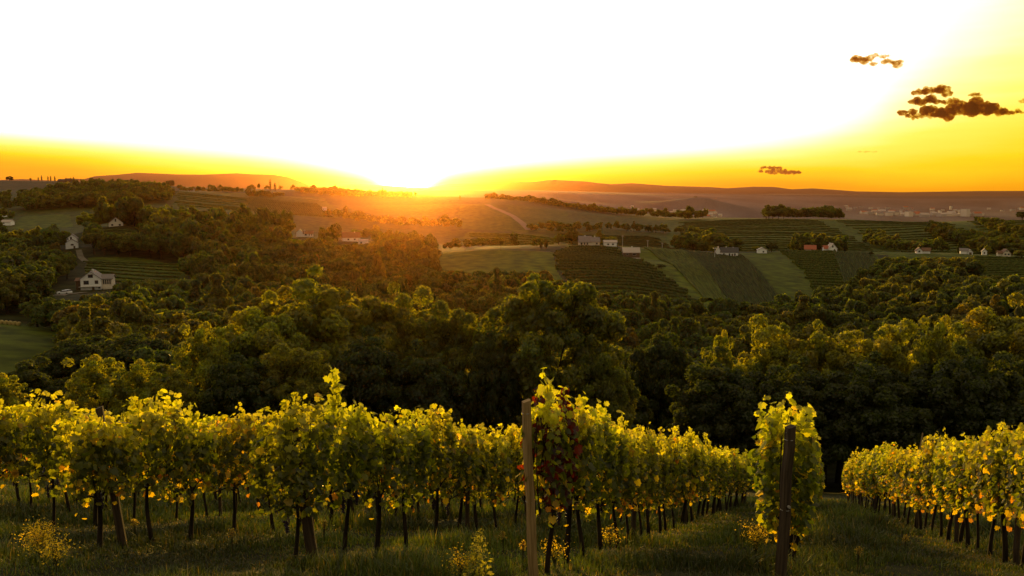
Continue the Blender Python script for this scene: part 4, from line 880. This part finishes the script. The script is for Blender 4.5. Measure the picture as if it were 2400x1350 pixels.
for px, Y, lb, w in ((14, 800, 'pale roofed shed at the frame edge beyond the meadow', 9), (3, 900, 'small pale house cut by the frame edge', 7), (73, 1240, 'tiny white house behind the dark purple tree', 6), (61, 1225, 'tiny flat white shed below the white house', 5), (447, 1500, 'lone white farmhouse on the smooth vineyard slope', 9), (388, 1480, 'low white shed by the track on the vineyard slope', 9), (760, 1180, 'tiny white hut on the slope before the sun', 5), (233, 1190, 'tiny white hut on the wooded far hill', 4)):
    house(px, Y, lb, [(-w / 2, w / 2, 0, w * .7, 2.6, 1.8, 'x', 'paleroof')], wins=[(-w * .2, .9, 1, 1.1)], name='shed' if 'shed' in lb else 'house', dz=.6)
house(150, 1880, 'long low farm building among the skyline poplars', [(-14, 1, 0, 10, 3.2, 3.2, 'x', 'darkroof'), (1, 14, 0, 10, 3.6, 4.2, 'x', 'darkroof')], name='farm_building', wall='timber')
# the towns on the plain
def town(n, pxs, Ys, size, label, group, seed, tall=.1):
    r = np.random.default_rng(seed)
    for i in range(n):
        px = r.uniform(*pxs); Y = r.uniform(*Ys); w = r.uniform(*size); d = r.uniform(*size); h = r.uniform(.28, .55) * min(w, 30); flat = r.random() < .35
        if r.random() < tall: h *= 2.4; w *= .6; flat = True
        P = ground_at(px, Y); m = MB()
        gable_body(m, -w / 2, w / 2, 0, d, h, .3 if flat else w * .22, 'x', 3)
        t = empty('town_building', P, r.uniform(-.4, .4)); tag(t, label, 'building', group)
        m.build('wall', M['cream'] if r.random() < .6 else M['concrete'], t)
        gable_roof(MB(), -w / 2, w / 2, 0, d, h, .3 if flat else w * .22, 'x', .6, .5).build('roof', M[['paleroof', 'paleroof', 'redroof', 'greyroof'][int(r.integers(0, 4))]], t)
town(16, (1592, 1690), (2500, 3050), (10, 22), 'small white house of the hillside village behind the copse', 'hillside village houses', 1)
town(12, (1480, 1600), (2500, 3100), (8, 16), 'tiny pale house of the haze covered village before the low hill', 'village houses in the haze', 2)
town(30, (2100, 2335), (4350, 4900), (14, 42), 'pale block of the city in the hazy plain', 'city blocks on the plain', 3, .25)
town(22, (2020, 2110), (4400, 5000), (18, 42), 'small pale building at the edge of the city', 'small city edge buildings', 4)
town(26, (1980, 2400), (5200, 6600), (12, 34), 'faint tiny building far out on the hazy plain', 'faint buildings on the plain', 5)
P = ground_at(2265, 4500); t = empty('factory_hall', P); tag(t, 'long low white factory hall in the city', 'factory'); MB().box(-80, 80, 0, 50, -4, 9).build('wall', M['cream'], t); MB().box(-82, 82, -2, 52, 9, 11, 3).build('roof', M['paleroof'], t)
P = ground_at(2204, 4450); t = empty('city_tower', P); tag(t, 'single tall slim tower rising over the city', 'tower'); MB().box(-6, 6, 0, 12, -4, 30).build('wall', M['cream'], t); MB().box(-6.4, 6.4, -.4, 12.4, 30, 34, 3).build('roof', M['greyroof'], t)

# ------------------------------------------------------------------ cars, bales, poles
def car(px, Y, yaw, label):
    P = ground_at(px, Y); t = empty('parked_car', P + [0, 0, .12], yaw); tag(t, label, 'car', 'cars parked by the porch house')
    sec = [(-2.1, .35, .75), (-2.05, .3, .95), (-1.3, .3, 1.0), (1.3, .3, 1.0), (2.0, .3, .9), (2.15, .35, .6)]
    V = []; 
    for x, a, b in sec: V += [(x, -.86, a), (x, .86, a), (x, .80, b), (x, -.80, b)]
    F = [(i * 4 + k, i * 4 + (k + 1) % 4, i * 4 + 4 + (k + 1) % 4, i * 4 + 4 + k) for i in range(5) for k in range(4)] + [(3, 2, 1, 0), (20, 21, 22, 23)]
    body = MB().add(V, F).build('body', M['carwhite'], t)
    MB().add([(-1.9, -.76, 1.0), (-1.9, .76, 1.0), (-1.5, .62, 1.5), (-1.5, -.62, 1.5), (.9, -.76, 1.0), (.9, .76, 1.0), (.2, .62, 1.52), (.2, -.62, 1.52)], [(0, 3, 2, 1), (4, 5, 6, 7), (0, 4, 7, 3), (1, 2, 6, 5), (3, 7, 6, 2)]).build('window', M['glass'], t)
    MB().box(-1.52, .22, -.63, .63, 1.51, 1.56).build('roof', M['carwhite'], t)
    for x in (-1.35, 1.35):
        for y in (-.82, .82): MB().tube([(x, y - .1, .32), (x, y + .1, .32)], .32, 14).build('wheel', M['tyre'], t)
    for y in (-.6, .6): MB().box(2.08, 2.17, y - .17, y + .17, .62, .78).build('headlight', M['frame'], t)
car(147, 346, math.radians(215), 'white car parked at the top of the pale driveway')
car(157, 352, math.radians(160), 'second white car parked behind the first, half hidden')
for i, px in enumerate((3, 14, 24, 34, 44)):
    P = ground_at(px, 208); m = MB(); n = 20
    m.tube([(0, -.55, .46), (0, -.48, .47), (0, .48, .47), (0, .55, .46)], [.40, .47, .47, .40], n)
    o = m.build('straw_bale', M['bale'], None, True, P + np.array([0, 0, 0])); o.rotation_euler = (0, 0, random.uniform(-.4, .4)); tag(o, f'{["half cropped", "second", "middle", "fourth", "last"][i]} round straw bale of the line along the wood edge', 'bale', 'straw bales at the meadow edge')
def pole(px, Y, h, label, arms=True, mat='lampwhite', r=.13, head=False):
    P = ground_at(px, Y); t = empty('utility_pole', P); tag(t, label, 'pole', 'poles along the vineyard track')
    MB().tube([(0, 0, -.5), (0, 0, h)], [r, r * .7], 8).build('pole_shaft', M[mat], t)
    if arms: MB().box(-.9, .9, -.06, .06, h - .5, h - .35).build('crossarm', M[mat], t)
    if head: MB().box(-1.1, 1.1, -.3, .3, h, h + .3, .05).build('lamp_head', M[mat], t)
pole(1459, 585, 7.5, 'pale wooden pole above the grey roofed house')
pole(1518, 590, 5.5, 'thin pole on the bright green strip', True)
pole(1552, 592, 4.5, 'thin pole farther along the bright green strip', True)
pole(1675, 545, 6.2, 'pale lamp pole beside the long white house', False, head=True)
pole(714, 632, 5.5, 'thin pole behind the white cottage', True)
pole(1090, 520, 5, 'thin dark pole at the bright meadow edge', True, 'postdark')
pole(1174, 520, 5.5, 'thin pole midway along the bright meadow edge', True, 'postdark')

# ------------------------------------------------------------------ clouds
def cloud_mat(dens, colr, absr, scale):
    m, N, L = mat_new('cloud')
    tc = N.new('ShaderNodeTexCoord'); nz = N.new('ShaderNodeTexNoise'); nz.inputs['Scale'].default_value = scale; nz.inputs['Detail'].default_value = 4; nz.inputs['Roughness'].default_value = .6; L.new(tc.outputs['Object'], nz.inputs['Vector'])
    mr = N.new('ShaderNodeMapRange'); mr.inputs['From Min'].default_value = .32; mr.inputs['From Max'].default_value = .70; mr.inputs['To Max'].default_value = dens; L.new(nz.outputs[0], mr.inputs['Value'])
    v = N.new('ShaderNodeVolumePrincipled'); v.inputs['Color'].default_value = (*colr, 1); v.inputs['Absorption Color'].default_value = (*absr, 1); v.inputs['Density Attribute'].default_value = ''
    L.new(mr.outputs[0], v.inputs['Density']); o = N.new('ShaderNodeOutputMaterial'); L.new(v.outputs[0], o.inputs['Volume']); return m
CY = 17000.0
def cloud(px, py, lumps, label, dens, seed, size=1.0):
    r0 = ray(px, py); P = r0 * CY / r0[1]; k = CY / 2000 * size
    import bmesh
    bm = bmesh.new(); r = random.Random(seed)
    for (dx, dy, rx, ry) in lumps:
        n = max(3, int(rx / max(ry, 4) * 2.2))
        for i in range(n):
            t = (i + .5) / n * 2 - 1; q = math.sqrt(max(0, 1 - t * t * .85))
            g = bmesh.ops.create_icosphere(bm, subdivisions=2, radius=1)['verts']
            c = ((dx + t * rx * .85 + r.uniform(-.1, .1) * rx) * k, r.uniform(-.6, .6) * rx * k * .6, (-(dy) + r.uniform(-.5, .5) * ry * q) * k)
            s = (max(rx / n * 2.1, 5) * k * r.uniform(.8, 1.2), max(rx / n * 1.7, 5) * k, ry * q * 1.05 * k * r.uniform(.7, 1.2))
            for v in g: v.co = (v.co.x * s[0] + c[0], v.co.y * s[1] + c[1], v.co.z * s[2] + c[2])
    me = bpy.data.meshes.new('cloud'); bm.to_mesh(me); bm.free(); me.materials.append(cloud_mat(dens, (.05, .025, .008), (.62, .42, .08), .014 / size))
    o = link('cloud', me, None, P); md = o.modifiers.new('Remesh', 'REMESH'); md.mode = 'VOXEL'; md.voxel_size = 1.6 * k
    for sc_, st_ in ((9, 7), (3.5, 3.5)):
        tx = bpy.data.textures.new('cloud_noise', 'CLOUDS'); tx.noise_scale = sc_ * k; tx.noise_depth = 3
        dm = o.modifiers.new('Displace', 'DISPLACE'); dm.texture = tx; dm.texture_coords = 'GLOBAL'; dm.strength = st_ * k; dm.mid_level = .55
    tag(o, label, 'cloud', None); return o
cloud(2235, 255, [(-20, 8, 100, 14), (45, -4, 70, 16), (90, 4, 40, 10), (-70, -18, 38, 11), (-5, -14, 30, 8), (-75, 14, 45, 7), (120, 8, 30, 5)], 'largest dark brown cloud with ragged golden ends', 00.117, 1)
cloud(2185, 211, [(-8, 2, 40, 10), (25, -4, 18, 9), (34, 8, 12, 8)], 'small brown cloud hovering above the largest one', 00.099, 2)
cloud(2289, 221, [(0, 0, 16, 4), (-8, 3, 14, 2)], 'tiny brown wisp over the end of the largest cloud', 00.091, 3)
cloud(2050, 142, [(-32, -2, 26, 12), (12, -11, 26, 5), (40, 5, 24, 8), (-2, 6, 12, 5), (52, 12, 10, 7)], 'ragged golden brown cloud highest in the sky', 00.067, 4)
cloud(1826, 400, [(-4, 2, 48, 7), (-18, -7, 30, 4), (30, 4, 30, 4)], 'flat orange brown cloud low above the mountains', 00.141, 5)
cloud(2398, 250, [(0, -12, 10, 6), (-14, 12, 24, 6)], 'small cloud scrap cut by the frame edge', 00.075, 6)
cloud(2030, 356, [(0, 0, 26, 1.6)], 'thin faint streak of cloud over the low orange one', 0.026, 7)

# ------------------------------------------------------------------ haze
def haze():
    m, N, L = mat_new('haze_air')
    v = N.new('ShaderNodeVolumePrincipled'); v.inputs['Color'].default_value = (1.0, .40, .13, 1); v.inputs['Density'].default_value = 2.0e-5
    v.inputs['Anisotropy'].default_value = .94; v.inputs['Density Attribute'].default_value = ''
    o = N.new('ShaderNodeOutputMaterial'); L.new(v.outputs[0], o.inputs['Volume'])
    lo = float(GRID.min()) - 3; top = 345
    ob = MB().box(-15600, 15600, -120, 14600, lo, top).build('haze', m); tag(ob, 'pale evening haze lying over the hills and the plain', 'haze', None, 'stuff')
haze()
